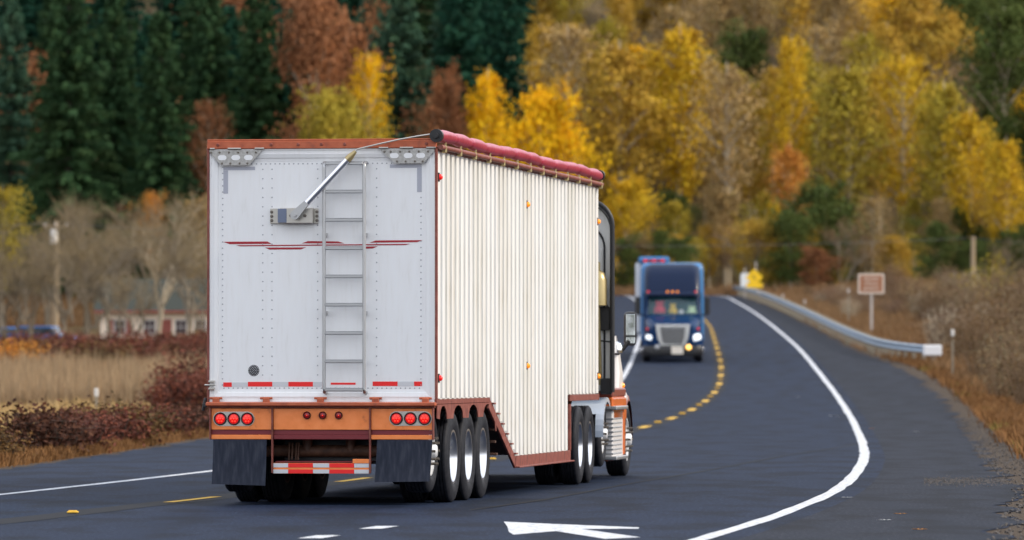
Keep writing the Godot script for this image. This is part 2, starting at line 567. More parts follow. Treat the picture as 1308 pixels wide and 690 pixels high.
func sheet(xa: Callable, xb: Callable, d0: float, d1: float, step: float, lift: float, cols := 1) -> MB:
	var b := MB.new()
	var k := int(ceil((d1 - d0) / step))
	for i in k:
		var p := d0 + (d1 - d0) * i / k
		var q := d0 + (d1 - d0) * (i + 1) / k
		for j in cols:
			var u0 := float(j) / cols
			var u1 := float(j + 1) / cols
			var a0 := lerpf(xa.call(p), xb.call(p), u0)
			var a1 := lerpf(xa.call(p), xb.call(p), u1)
			var b0 := lerpf(xa.call(q), xb.call(q), u0)
			var b1 := lerpf(xa.call(q), xb.call(q), u1)
			b.quad(Vector3(a0, rise(p) + lift, -p), Vector3(a1, rise(p) + lift, -p), Vector3(b1, rise(q) + lift, -q), Vector3(b0, rise(q) + lift, -q), Vector3.UP)
	return b

func land() -> void:
	# one sheet of ground out to the horizon
	var xs := [-2500.0, -1200.0, -500.0, -250.0, -150.0, -110.0]
	for i in 41: xs.append(-90.0 + i * 1.75)
	for i in 48: xs.append(-19.0 + i)
	for i in 40: xs.append(30.0 + i * 2.0)
	xs += [120.0, 150.0, 250.0, 500.0, 1200.0, 2500.0]
	var ds := [-2500.0, -1000.0, -300.0, -60.0, 0.0, 25.0]
	for i in 110: ds.append(40.0 + i * 4.0)
	for i in 30: ds.append(482.0 + i * 8.0)
	ds += [760.0, 840.0, 950.0, 1100.0, 1400.0, 2000.0, 3000.0]
	var p := []
	for d in ds:
		var row := []
		for x in xs: row.append(Vector3(x, ground(x, d), -d))
		p.append(row)
	var b := MB.new()
	for i in ds.size() - 1:
		for j in xs.size() - 1:
			b.quad(p[i][j], p[i][j + 1], p[i + 1][j + 1], p[i + 1][j], Vector3.UP)
	struct("ground", b, M.soil)
	# the road: asphalt from edge to edge with a ragged right margin, gravel beyond
	var ragged := func(d: float) -> float: return along(ASPHALT_R, d) + noise.get_noise_2d(d * 14.0, 50.0) * 0.5
	struct("road", sheet(func(d): return asphalt_l(d) + noise.get_noise_2d(d * 16.0, 5.0) * 0.35, ragged, -40.0, 496.0, 0.4, 0.0, 1), M.asphalt)
	struct("left_lane", sheet(func(d): return along(LEFT, d) + 0.1, func(d): return along(YELLOW, d), -40.0, 150.0, 1.2, 0.002, 1), M.asphalt_dark)
	struct("paved_shoulder", sheet(func(d): return along(RIGHT, d) + 0.35, func(d): return ragged.call(d) - 0.04, -40.0, 460.0, 0.4, 0.003, 1), M.asphalt_shoulder)
	struct("gravel_shoulder", sheet(func(d): return along(ASPHALT_R, d) - 1.0, func(d): return along(ASPHALT_R, d) + 2.4 + noise.get_noise_2d(d * 9.0, 90.0) * 1.4 - 1.2 * smooth(200, 260, d), -40.0, 330.0, 0.6, -0.006, 3), M.gravel)
	struct("gravel_verge", sheet(func(d): return asphalt_l(d) - 0.7 + noise.get_noise_2d(d * 9.0, 190.0) * 0.7, func(d): return asphalt_l(d) + 0.7, -40.0, 330.0, 0.6, -0.006, 2), M.gravel)

func line_strip(table: Array, d0: float, d1: float, w: float, lift := 0.004, step := 1.5, wob := 0.03) -> MB:
	var e := func(d: float, s: float) -> float:
		var slope := (along(table, d + 0.5) - along(table, d - 0.5))
		return along(table, d) + s * w * 0.5 * sqrt(1 + slope * slope) + noise.get_noise_2d(d * 20.0, s * 40.0) * wob
	return sheet(func(d): return e.call(d, -1.0), func(d): return e.call(d, 1.0), d0, d1, step, lift)

func markings() -> void:
	tag(part(self, "edge_line", line_strip(RIGHT, 20, 494, 0.17), M.line_white), "white edge line sweeping along the right side of the lanes", "line", "", "structure")
	tag(part(self, "edge_line", line_strip(LEFT, 20, 494, 0.15), M.line_white), "white edge line on the far left side of the road", "line", "", "structure")
	# dark old sealing strip under the yellow centre line, and joints across the lanes
	tag(part(self, "sealing_strip", line_strip(YELLOW, 20, 300, 0.5, 0.003, 1.5, 0.12), mat("seal", 0.010, 0.011, 0.015, 0.7)), "", "", "", "structure")
	var joint := MB.new()
	var q := [Vector2(600, 652), Vector2(700, 638), Vector2(800, 619), Vector2(900, 602), Vector2(1000, 583), Vector2(1096, 568)]
	for i in q.size() - 1:
		var a := flat(q[i].x, q[i].y); var c := flat(q[i + 1].x, q[i + 1].y)
		joint.quad(a + Vector3(0, 0.004, -0.25), a + Vector3(0, 0.004, 0.2), c + Vector3(0, 0.004, 0.35), c + Vector3(0, 0.004, -0.35), Vector3.UP)
	tag(part(self, "pavement_joint", joint, M.seal), "", "", "", "structure")
	# yellow dashes 3 m long every 12 m, with a raised marker half-way along each gap
	var d := 54.9
	var k := 0
	while d < 330.0:
		tag(part(self, "centre_dash", line_strip(YELLOW, d, d + 2.9, 0.13 if d < 120 else 0.2, 0.008, 0.7, 0.015), M.line_yellow), centre_label(d, "yellow painted dash"), "road marking", "yellow dashes of the centre line")
		var x := along(YELLOW, d + 7.0)
		var b := MB.new()
		b.box(Vector3(0, 0.012, 0), Vector3(0.12, 0.02, 0.12), 0.008)
		b.box(Vector3(0, 0.026, 0), Vector3(0.09, 0.012, 0.07), 0.005)
		var o := part(self, "road_stud", b, M.line_yellow)
		o.position = Vector3(x, rise(d + 7.0) + 0.004, -(d + 7.0))
		o.scale = Vector3.ONE * (1.0 if d < 100 else 1.5)
		tag(o, centre_label(d, "small raised yellow road stud"), "road stud", "raised yellow studs of the centre line")
		d += 11.9
		k += 1
	# short white dashes of the ending lane and the merge arrow
	for e in [[52.9, -1.77, "nearer"], [56.0, -1.3, "farther"]]:
		var b := MB.new()
		var d0: float = e[0]
		b.quad(Vector3(e[1] - 0.16, 0.005, -d0), Vector3(e[1] + 0.06, 0.005, -d0), Vector3(e[1] + 0.2, 0.005, -d0 - 0.95), Vector3(e[1] - 0.02, 0.005, -d0 - 0.95), Vector3.UP)
		tag(part(self, "lane_dash", b, M.line_white), "short white lane dash behind the trailer, the %s of two" % e[2], "road marking", "short white lane dashes")
	var arrow := [Vector2(643.5, 667), Vector2(717, 670.3), Vector2(816, 674.3), Vector2(816, 676), Vector2(743, 676.3), Vector2(818, 687), Vector2(773, 689), Vector2(710, 679), Vector2(656, 683.5), Vector2(650, 680), Vector2(648, 673)]
	var poly := PackedVector2Array()
	for a in arrow:
		var w := flat(a.x, a.y)
		poly.append(Vector2(w.x, w.z))
	var ab := MB.new()
	var idx := Geometry2D.triangulate_polygon(poly)
	for i in range(0, idx.size(), 3):
		ab.tri(Vector3(poly[idx[i]].x, 0.005, poly[idx[i]].y), Vector3(poly[idx[i + 1]].x, 0.005, poly[idx[i + 1]].y), Vector3(poly[idx[i + 2]].x, 0.005, poly[idx[i + 2]].y), Vector3.UP)
	tag(part(self, "merge_arrow", ab, M.line_white), "white painted merge arrow on the asphalt in the foreground", "road marking")

# where a place read off the photograph lies on the level near road (the plan of the painted arrow and joint)
func flat(px: float, py: float) -> Vector3:
	var d := EYE * 7500.0 / (py - 468.0)
	return Vector3((px - 654.0) / 7500.0 * d, 0, -d)

func centre_label(d: float, what: String) -> String:
	if d < 62: return what + " nearest the camera, at the left picture edge"
	if d < 76: return what + " left of the trailer's left mud flap"
	if d < 120: return what + " beneath or beyond the trailer's belly"
	if d < 140: return what + " just right of the tractor's front wheel"
	if d < 240: return what + " on the bend before the blue truck, number %d" % int((d - 126) / 11.9 + 1)
	return what + " up the hill beside the blue truck, number %d" % int((d - 233) / 11.9 + 1)

# ---------------------------------------------------------------- the chip trailer (x right, y up, tail at z = 0, nose at -z)
func rp(px: float, py: float) -> Vector2:
	return Vector2((px - 409.5) / 113.46, EYE + (468.0 - py) * 0.008733)

func wheel_meshes(r: float, w: float, dish: bool) -> Array:
	var ax := Transform3D(Basis(Vector3.FORWARD, PI / 2), Vector3.ZERO)   # lathe axis y -> +x, outward
	var t := MB.new()
	var h := w / 2
	var prof := [Vector2(r * 0.55, h * 0.72), Vector2(r * 0.60, h * 0.86), Vector2(r * 0.72, h * 1.0), Vector2(r * 0.8, h * 1.0), Vector2(r * 0.9, h * 0.93), Vector2(r * 0.955, h * 0.86), Vector2(r * 0.985, h * 0.76)]
	for g in [0.62, 0.34, 0.05, -0.24, -0.53]:
		prof += [Vector2(r, h * (g + 0.08)), Vector2(r, h * (g - 0.10)), Vector2(r * 0.97, h * (g - 0.11)), Vector2(r * 0.97, h * (g - 0.16))]
	prof += [Vector2(r * 0.985, -h * 0.76), Vector2(r * 0.955, -h * 0.86), Vector2(r * 0.9, -h * 0.93), Vector2(r * 0.8, -h), Vector2(r * 0.72, -h), Vector2(r * 0.55, -h * 0.72)]
	prof.reverse()
	t.lathe(prof, 40, ax)
	var m := MB.new()
	var k := r * 0.56
	var rim: Array
	if dish:
		rim = [Vector2(k * 1.06, h * 0.68), Vector2(k * 1.06, h * 0.86), Vector2(k * 0.98, h * 0.86), Vector2(k * 0.93, h * 0.6), Vector2(k * 0.88, -h * 0.1), Vector2(k * 0.84, -h * 0.3), Vector2(k * 0.5, -h * 0.42), Vector2(k * 0.46, -h * 0.1), Vector2(k * 0.42, h * 0.15), Vector2(k * 0.2, h * 0.3), Vector2(0.0, h * 0.32)]
	else:
		rim = [Vector2(k * 1.06, h * 0.68), Vector2(k * 1.06, h * 0.86), Vector2(k * 0.98, h * 0.86), Vector2(k * 0.93, h * 0.5), Vector2(k * 0.8, h * 0.62), Vector2(k * 0.6, h * 0.85), Vector2(k * 0.5, h * 0.9), Vector2(k * 0.36, h * 0.92), Vector2(k * 0.3, h * 1.2), Vector2(k * 0.22, h * 1.32), Vector2(0.0, h * 1.36)]
	rim.reverse()
	m.lathe(rim, 40, ax)
	m.lathe([Vector2(k * 0.9, -h * 0.8), Vector2(k * 0.4, -h * 0.8), Vector2(k * 0.4, -h * 0.9)], 24, ax)
	var n := MB.new()
	for i in 10:
		var a := TAU * i / 10
		var base: float = -h * 0.4 if dish else h * 0.85
		var o := Vector3(base, sin(a) * k * 0.58, cos(a) * k * 0.58)
		n.tube([o, o + Vector3(0.05 if dish else 0.075, 0, 0)], 0.017, 6)
	if not dish:
		for i in 5:
			var a := TAU * (i + 0.5) / 5
			var o := Vector3(h * 0.56, sin(a) * k * 0.78, cos(a) * k * 0.78)
			n.tube([o, o + Vector3(0.022, 0, 0)], k * 0.09, 10)
	return [t.commit(), m.commit(), n.commit()]

func put_wheel(parent: Node3D, set_: Array, at: Vector3, side: float, rim_mat: Material) -> void:
	var w := holder(parent, "wheel", at)
	if side < 0: w.rotation.y = PI
	part(w, "tyre", set_[0], M.rubber)
	part(w, "rim", set_[1], rim_mat)
	part(w, "lug_nuts", set_[2], M.bolt)

func lower_edge(a: float) -> float:
	if a < 4.05 or a > 11.02: return 1.18
	if a < 6.15: return lerpf(1.18, 0.455, (a - 4.05) / 2.1)
	return 0.455

func chip_trailer() -> void:
	var theta := deg_to_rad(8.43)
	var t := thing("chip_trailer", "tall white ribbed chip trailer with orange tail and ladder on its rear door", "trailer", Vector3(-0.847 - 1.3 * cos(theta), 0, -65.5 - 1.3 * sin(theta)), -theta)
	var L := 13.85
	var S := 1.3
	# ---- shell: floor, walls' backing panels, roof cover, nose
	for s in [-1.0, 1.0]:
		var b := MB.new()
		var poly := PackedVector2Array([Vector2(0.03, 1.18), Vector2(4.05, 1.18), Vector2(6.15, 0.455), Vector2(11.02, 0.455), Vector2(11.02, 1.18), Vector2(L, 1.18), Vector2(L, 3.98), Vector2(0.03, 3.98)])
		b.prism(poly, 0.03, Transform3D(Basis(Vector3(0, 0, -1), Vector3.UP, Vector3(1, 0, 0)), Vector3((S - 0.06) if s > 0 else (-S + 0.09), 0, 0)))
		part(t, "side_panel", b, M.rib_white)
	var b := MB.new()
	b.box(Vector3(0, 2.58, -L + 0.03), Vector3(2.5, 2.8, 0.05), 0.01)
	part(t, "front_panel", b, M.rib_white)
	b = MB.new()
	var floor_poly := [Vector2(0.03, 1.2), Vector2(4.06, 1.2), Vector2(6.16, 0.47), Vector2(11.0, 0.47), Vector2(11.0, 1.2), Vector2(L - 0.05, 1.2)]
	for i in floor_poly.size() - 1:
		var p: Vector2 = floor_poly[i]; var q: Vector2 = floor_poly[i + 1]
		b.quad(Vector3(-1.24, p.y, -p.x), Vector3(1.24, p.y, -p.x), Vector3(1.24, q.y, -q.x), Vector3(-1.24, q.y, -q.x), Vector3.DOWN)
	part(t, "floor", b, M.grimy_steel)
	b = MB.new()
	for i in 28:
		var p := 0.05 + (L - 0.1) * i / 28.0; var q := 0.05 + (L - 0.1) * (i + 1) / 28.0
		for j in 6:
			var u := -1.24 + 2.48 * j / 6.0; var w := -1.24 + 2.48 * (j + 1) / 6.0
			var hh := func(x: float, z: float) -> float: return 4.0 + 0.05 * (1 - x * x / 1.54) - 0.02 * absf(sin(z * 3.0))
			b.quad(Vector3(u, hh.call(u, p), -p), Vector3(w, hh.call(w, p), -p), Vector3(w, hh.call(w, q), -q), Vector3(u, hh.call(u, q), -q), Vector3.UP)
	part(t, "tarp_cover", b, M.vinyl)
	# ---- side ribs, each its own post
	var rib_cache := {}
	var pitch := (L - 0.12) / 41.0
	for s in [-1.0, 1.0]:
		for i in 41:
			var a := 0.06 + pitch * (i + 0.5)
			var y0 := maxf(lower_edge(a - 0.1), lower_edge(a + 0.1)) + 0.012 if absf(a - 11.0) < 0.3 else lower_edge(a) + 0.012
			var key := "%.2f" % y0
			if not rib_cache.has(key):
				var r := MB.new()
				var rings := []
				# rounded hat section, x outward
				var sec := []
				for q in 15:
					var an := -PI / 2 + PI * q / 14.0
					sec.append(Vector2(0.066 * pow(maxf(cos(an), 0.0), 0.16), 0.088 * signf(sin(an)) * pow(absf(sin(an)), 0.8)))
				for y in [y0, 3.955]:
					var ring := []
					for q in sec: ring.append(Vector3(q.x, y, q.y))
					rings.append(ring)
				r.loft(rings, false, false)
				for y in [y0, 3.955]:
					for q in range(1, sec.size() - 1):
						r.tri(Vector3(sec[0].x, y, sec[0].y), Vector3(sec[q].x, y, sec[q].y), Vector3(sec[q + 1].x, y, sec[q + 1].y), Vector3(0, y - 2.0, 0))
				rib_cache[key] = r.commit()
			var o := part(t, "rib", rib_cache[key], M["rib_%d" % ((i * 7 + i / 3) % 4)])
			o.position = Vector3(s * (S - 0.06), 0, -a)
			if s < 0: o.rotation.y = PI
	# rivets in the grooves between ribs: small and many, one part
	b = MB.new()
	for i in 40:
		var a := 0.06 + pitch * (i + 1)
		for k in 24:
			var y := lower_edge(a) + 0.06 + 0.12 * k
			if y < 3.9:
				b.box(Vector3(S - 0.058, y, -a), Vector3(0.012, 0.016, 0.016), 0.004)
		for k in 2:
			b.box(Vector3(S - 0.058, lower_edge(a) + 0.05 + 0.06 * k, -a), Vector3(0.02, 0.026, 0.026), 0.006)
	tag(part(t, "rivets", b, M.bolt), "", "", "", "stuff")
	# lower rails in red oxide paint along the stepped lower edge
	for s in [-1.0, 1.0]:
		b = MB.new()
		var x0: float = s * (S - 0.02)
		b.box(Vector3(x0, 1.155, -2.05), Vector3(0.03, 0.055, 4.0), 0.004)
		var ang := atan2(0.725, 2.1)
		b.box(Vector3(x0, 0.745, -5.06), Vector3(0.03, 0.13, 2.28), 0.004, Basis(Vector3.RIGHT, -ang))
		b.box(Vector3(x0, 0.39, -8.55), Vector3(0.03, 0.14, 4.95), 0.004)
		b.box(Vector3(x0 + s * 0.03, 0.325, -8.55), Vector3(0.08, 0.018, 4.9), 0.004)
		b.box(Vector3(x0, 1.14, -12.42), Vector3(0.03, 0.08, 2.85), 0.004)
		b.box(Vector3(x0, 0.76, -11.03), Vector3(0.034, 0.6, 0.05), 0.004)
		part(t, "bottom_rail", b, M.red_oxide)
		b = MB.new()
		b.box(Vector3(s * (S - 0.012), 3.985, -L / 2), Vector3(0.055, 0.06, L - 0.02), 0.012)
		part(t, "top_rail", b, M.red_oxide)
	# steps and bolts where the ribs end on the slanted rail
	for i in 6:
		var a := 4.25 + i * 0.36
		b = MB.new()
		b.box(Vector3(S - 0.0, lower_edge(a) + 0.0, -a), Vector3(0.05, 0.02, 0.14), 0.003)
		part(t, "rail_cleat", b, M.red_oxide)
	# ---- scalloped wheel fender on both sides
	for s in [-1.0, 1.0]:
		var pts := PackedVector2Array()
		pts.append(Vector2(0.12, 1.03)); pts.append(Vector2(0.12, 0.97))
		for ax in [0.52, 1.6, 2.72, 3.84]:
			var r := 0.36 if ax > 1 else 0.26
			for k in 9:
				var an := PI - PI * k / 8.0
				pts.append(Vector2(ax + cos(an) * r + 0.04, 0.96 + sin(an) * 0.15))
		pts.append(Vector2(4.42, 0.92)); pts.append(Vector2(4.5, 0.78)); pts.append(Vector2(4.56, 0.78)); pts.append(Vector2(4.5, 1.0)); pts.append(Vector2(4.2, 1.125)); pts.append(Vector2(0.12, 1.125))
		b = MB.new()
		b.prism(pts, 0.012, Transform3D(Basis(Vector3(0, 0, -1), Vector3.UP, Vector3(1, 0, 0)), Vector3(s * (S - 0.012) + 0.006, 0, 0)))
		part(t, "wheel_fender", b, M.red_oxide)
	# ---- running gear
	var big := wheel_meshes(0.52, 0.27, true)
	var small := wheel_meshes(0.465, 0.30, false)
	for s in [-1.0, 1.0]:
		for a in [1.6, 2.72, 3.84]:
			put_wheel(t, big, Vector3(s * 1.125, 0.52, -a), s, M.polished)
			put_wheel(t, big, Vector3(s * 0.80, 0.52, -a), -s, M.grimy_steel)
		put_wheel(t, small, Vector3(s * 1.03, 0.6, -0.52), s, M.wheel_white)
	for a in [0.52, 1.6, 2.72, 3.84]:
		b = MB.new()
		b.tube([Vector3(-0.95, 0.6 if a < 1 else 0.52, -a), Vector3(0.95, 0.6 if a < 1 else 0.52, -a)], 0.07, 10)
		part(t, "axle", b, M.grimy_steel)
	for s in [-1.0, 1.0]:
		b = MB.new()
		b.box(Vector3(s * 0.45, 0.98, -2.4), Vector3(0.12, 0.34, 4.7), 0.01)
		part(t, "frame_rail", b, M.grimy_steel)
	b = MB.new()
	for i in 5:
		b.box(Vector3(0, 0.98, -0.9 - i * 0.8), Vector3(0.8, 0.14, 0.1), 0.01)
	for s in [-1, 1]:
		b.tube([Vector3(s * 0.25, 0.85, -0.5), Vector3(s * 0.25, 0.6, -0.5)], 0.06, 10)
		b.tube([Vector3(s * 0.33, 0.9, -0.7), Vector3(s * 0.2, 0.62, -1.4)], 0.025, 8)
	part(t, "cross_members", b, M.grimy_steel)
	b = MB.new()
	b.box(Vector3(0, 0.82, -4.75), Vector3(2.3, 0.6, 0.03), 0.004, Basis(Vector3.RIGHT, -0.5))
	for i in 4: b.box(Vector3(1.05, 0.95 - i * 0.15, -4.55 - i * 0.12), Vector3(0.4, 0.03, 0.06), 0.004)
	part(t, "belly_bulkhead", b, M.grimy_steel)

	rear_door(t)
	tail(t)
	tarp(t)
	# marker lamps on the ribbed side
	for e in [[0.17, 3.67, "lens_red"], [0.17, 1.42, "lens_red"], [7.0, 3.55, "lens_amber"], [7.0, 1.56, "lens_amber"], [13.6, 3.5, "lens_amber"], [13.6, 1.42, "lens_amber"]]:
		b = MB.new()
		b.lathe([Vector2(0.0, 0.04), Vector2(0.02, 0.036), Vector2(0.032, 0.02), Vector2(0.034, 0.0)], 14, Transform3D(Basis(Vector3.FORWARD, PI / 2), Vector3(S + 0.008, e[1], -e[0])))
		var o := part(t, "marker_lamp", b, M[e[2]])
		b = MB.new()
		b.box(Vector3(S + 0.004, e[1], -e[0]), Vector3(0.014, 0.1, 0.075), 0.004)
		part(o, "lamp_base", b, M.black_trim)

func rear_door(t: Node3D) -> void:
	var o := Transform3D()
	# recessed door skin
	var b := MB.new()
	var p0 := rp(277, 500); var p1 := rp(541, 203)
	b.box(Vector3((p0.x + p1.x) / 2, (p0.y + p1.y) / 2, -0.045), Vector3(p1.x - p0.x, p1.y - p0.y, 0.03))
	var door := part(t, "rear_door", b, M.trailer_white)
	# mitred frame: four sloping extrusions with steps
	var of := [rp(265, 514), rp(555, 514), rp(555, 189), rp(265, 189)]
	var inn := [rp(279, 497), rp(540, 497), rp(540, 205), rp(279, 205)]
	for k in 4:
		b = MB.new()
		var steps := [[0.0, 0.004], [0.12, 0.004], [0.14, -0.006], [0.38, -0.006], [0.41, 0.0], [0.72, -0.012], [0.75, -0.024], [1.0, -0.028]]
		for i in steps.size() - 1:
			var f: Array = steps[i]; var g: Array = steps[i + 1]
			var a: Vector2 = of[k].lerp(inn[k], f[0]); var c: Vector2 = of[(k + 1) % 4].lerp(inn[(k + 1) % 4], f[0])
			var e: Vector2 = of[(k + 1) % 4].lerp(inn[(k + 1) % 4], g[0]); var h: Vector2 = of[k].lerp(inn[k], g[0])
			b.quad(Vector3(a.x, a.y, f[1]), Vector3(c.x, c.y, f[1]), Vector3(e.x, e.y, g[1]), Vector3(h.x, h.y, g[1]), Vector3.BACK)
		part(door, "frame_extrusion", b, M.trailer_white)
	# rivet rows on the skin
	b = MB.new()
	var rows := []
	for py in range(212, 494, 8):
		for px in [281, 537]: rows.append(rp(px, py))
	for py in range(215, 490, 12):
		for px in [333, 345, 404, 480]: rows.append(rp(px, py))
	for px in range(283, 538, 6):
		rows.append(rp(px, 208)); rows.append(rp(px, 496))
	for q in rows:
		b.lathe([Vector2(0.0, 0.006), Vector2(0.006, 0.005), Vector2(0.009, 0.0)], 6, Transform3D(Basis(Vector3.RIGHT, PI / 2), Vector3(q.x, q.y, -0.03)))
	tag(part(door, "rivets", b, M.rivet), "", "", "", "stuff")
	# orange header, corner posts
	b = MB.new()
	var h0 := rp(262, 189); var h1 := rp(557, 179)
	b.box(Vector3(0, (h0.y + h1.y) / 2 + 0.002, -0.02), Vector3(2.6, h1.y - h0.y, 0.09), 0.006)
	b.box(Vector3(0, h1.y + 0.012, -0.03), Vector3(2.6, 0.018, 0.1), 0.004)
	var head := part(t, "header_beam", b, M.orange_red)
	b = MB.new()
	for px in [276, 345, 380, 410, 440, 545]:
		var q := rp(px, 183.5)
		b.lathe([Vector2(0.0, 0.018), Vector2(0.014, 0.018), Vector2(0.02, 0.0)], 8, Transform3D(Basis(Vector3.RIGHT, PI / 2), Vector3(q.x, q.y, 0.024)))
	part(head, "bolts", b, M.red_oxide)
	for px in [263.3, 557.2]:
		b = MB.new()
		var lo := rp(px, 514); var hi := rp(px, 189.5)
		b.box(Vector3(lo.x, (lo.y + hi.y) / 2, -0.012), Vector3(0.026, hi.y - lo.y, 0.06), 0.004)
		part(t, "corner_post", b, M.red_oxide)
	# gusset plates with three slots each
	for side in [0, 1]:
		var pts := [Vector2(265, 190.5), Vector2(332, 190.5), Vector2(332, 192.5), Vector2(316, 210), Vector2(280, 210), Vector2(265, 193)]
		if side == 1: pts = [Vector2(486, 190.5), Vector2(555, 190.5), Vector2(555, 193), Vector2(541, 208.5), Vector2(505, 208.5), Vector2(487, 193)]
		var poly := PackedVector2Array()
		for q in pts: poly.append(rp(q.x, q.y))
		b = MB.new()
		b.prism(poly, 0.012, Transform3D(Basis(), Vector3(0, 0, 0.02)))
		var g := part(t, "gusset_plate", b, M.gusset)
		for k in 3:
			b = MB.new()
			var cx: float = ([281.5, 299, 315.5] if side == 0 else [503.5, 521.5, 537.5])[k]
			var q := rp(cx, 200 if side == 0 else 198.5)
			var oval := PackedVector2Array()
			for i in 16:
				var an := TAU * i / 16
				oval.append(q + Vector2(cos(an) * 0.034 + signf(cos(an)) * 0.016, sin(an) * 0.029))
			b.prism(oval, 0.004, Transform3D(Basis(), Vector3(0, 0, 0.0225)))
			part(g, "slot", b, M.trailer_white)
		b = MB.new()
		for px in ([267, 278, 290, 302, 314, 325] if side == 0 else [489, 497, 509, 521, 533, 545]):
			var q := rp(px + (2 if side == 1 else 0), 193.5)
			b.lathe([Vector2(0.0, 0.01), Vector2(0.01, 0.009), Vector2(0.013, 0.0)], 8, Transform3D(Basis(Vector3.RIGHT, PI / 2), Vector3(q.x, q.y, 0.02)))
		for px in ([281, 292, 304, 314] if side == 0 else [507, 518, 530, 540]):
			var q := rp(px, 207.5 if side == 0 else 206)
			b.lathe([Vector2(0.0, 0.01), Vector2(0.01, 0.009), Vector2(0.013, 0.0)], 8, Transform3D(Basis(Vector3.RIGHT, PI / 2), Vector3(q.x, q.y, 0.02)))
		part(g, "bolts", b, M.bolt)
		b = MB.new()
		for e in ([[266, 272], [289, 306], [324, 336]] if side == 0 else [[484, 496], [511, 528], [545, 557]]):
			var q := rp(e[0], 188.5); var w := rp(e[1], 188.5)
			b.tube([Vector3(q.x, q.y, 0.03), Vector3(w.x, w.y, 0.03)], 0.011, 8)
		part(g, "hinge_pin", b, M.plated)
	# grey conspicuity corners
	for e in [[282, 211.5, 323, 216], [282, 216.3, 288, 246], [497, 209.5, 538, 214], [532, 214.3, 538, 245]]:
		var q := rp(e[0], e[3]); var w := rp(e[2], e[1])
		b = MB.new()
		b.box(Vector3((q.x + w.x) / 2, (q.y + w.y) / 2, -0.0285), Vector3(w.x - q.x, w.y - q.y, 0.003))
		part(door, "corner_tape", b, M.tape_grey)
	# red pin-stripes
	for e in [[[160, 567], [380, 566], [400, 578], [192, 579]], [[225, 584], [1085, 580], [1062, 586], [245, 589.5]], [[368, 596], [572, 596], [545, 606], [390, 606]], [[550, 576], [580, 565], [730, 567], [762, 577]], [[733, 594], [926, 592], [900, 602.5], [755, 605]], [[885, 574], [915, 563], [1147, 562], [1120, 572]]]:
		var poly := PackedVector2Array()
		for q in e: poly.append(rp(240 + q[0] / 3.833, 160 + q[1] / 3.833))
		b = MB.new()
		b.prism(poly, 0.003, Transform3D(Basis(), Vector3(0, 0, -0.027 + (0.001 if e[0][0] == 225 else 0.0))))
		part(door, "stripe", b, M.stripe_red)
	# red and silver reflective tape near the foot of the door
	for e in [[282, 293, 488.7, 494.5, 0], [293.3, 313.7, 488.7, 494.5, 1], [314, 345.5, 488, 494, 0], [345.8, 366, 488, 494, 1], [366.3, 398, 488, 494, 0], [398.3, 413, 488, 494, 1], [421, 453, 489, 491.6, 0], [475, 507, 487.5, 493.3, 0], [507.3, 528, 487.5, 493.3, 1], [528.3, 538.5, 487.5, 493.3, 0]]:
		var q := rp(e[0], e[3]); var w := rp(e[1], e[2])
		b = MB.new()
		b.box(Vector3((q.x + w.x) / 2, (q.y + w.y) / 2, -0.0285), Vector3(w.x - q.x, w.y - q.y, 0.003))
		part(door, "reflective_tape", b, M.tape_silver if e[4] == 1 else M.tape_red)
	# round vent
	b = MB.new()
	var vc := rp(321.5, 473.5)
	var face := Transform3D(Basis(Vector3.RIGHT, PI / 2), Vector3(vc.x, vc.y, -0.03))
	b.lathe([Vector2(0.0, 0.004), Vector2(0.06, 0.004), Vector2(0.064, 0.0)], 24, face)
	var vent := part(door, "round_vent", b, M.dark_steel)
	b = MB.new()
	for e in [[0.0, 1], [0.02, 7], [0.038, 13], [0.055, 19]]:
		for k in e[1]:
			var an: float = TAU * k / e[1]
			b.box(Vector3(vc.x + cos(an) * e[0], vc.y + sin(an) * e[0], -0.024), Vector3(0.008, 0.008, 0.006), 0.002)
	tag(part(vent, "perforations", b, M.tape_silver), "", "", "", "stuff")
	# ladder
	var lad := holder(t, "ladder")
	for px in [415.0, 466.5]:
		b = MB.new()
		var lo := rp(px, 502); var hi := rp(px, 208)
		b.tube([Vector3(lo.x, lo.y, -0.02), Vector3(lo.x, lo.y + 0.01, 0.07), Vector3(lo.x, lo.y + 0.05, 0.1), Vector3(hi.x, hi.y - 0.05, 0.1), Vector3(hi.x, hi.y, 0.08), Vector3(hi.x, hi.y + 0.01, -0.03)], 0.021, 12)
		part(lad, "rail", b, M.aluminium)
	for k in 9:
		b = MB.new()
		var q := rp(440.7, 208.5 + 36.2 * k)
		b.box(Vector3(q.x, q.y, 0.1), Vector3(0.43, 0.036, 0.036), 0.008)
		b.box(Vector3(q.x, q.y + 0.02, 0.1), Vector3(0.42, 0.006, 0.03), 0.001)
		part(lad, "rung", b, M.aluminium)
	b = MB.new()
	for e in [[415.0, 300], [466.5, 300], [415.0, 400], [466.5, 400]]:
		var q := rp(e[0], e[1])
		b.box(Vector3(q.x, q.y, 0.03), Vector3(0.03, 0.05, 0.13), 0.005)
	part(lad, "standoffs", b, M.aluminium)
	# tarp crank: bracket, swinging arm, flexible rod up to the roll
	var cr := holder(t, "tarp_arm")
	b = MB.new()
	var c0 := rp(343, 285); var c1 := rp(405, 265.5)
	b.box(Vector3((c0.x + c1.x) / 2, (c0.y + c1.y) / 2, -0.018), Vector3(c1.x - c0.x, c1.y - c0.y, 0.022), 0.004)
	var m0 := rp(357, 285); var m1 := rp(400, 265)
	b.box(Vector3((m0.x + m1.x) / 2, (m0.y + m1.y) / 2, 0.03), Vector3(m1.x - m0.x, m1.y - m0.y, 0.08), 0.008)
	part(cr, "bracket", b, M.plated)
	b = MB.new()
	var g0 := rp(366, 284); var g1 := rp(354.5, 266)
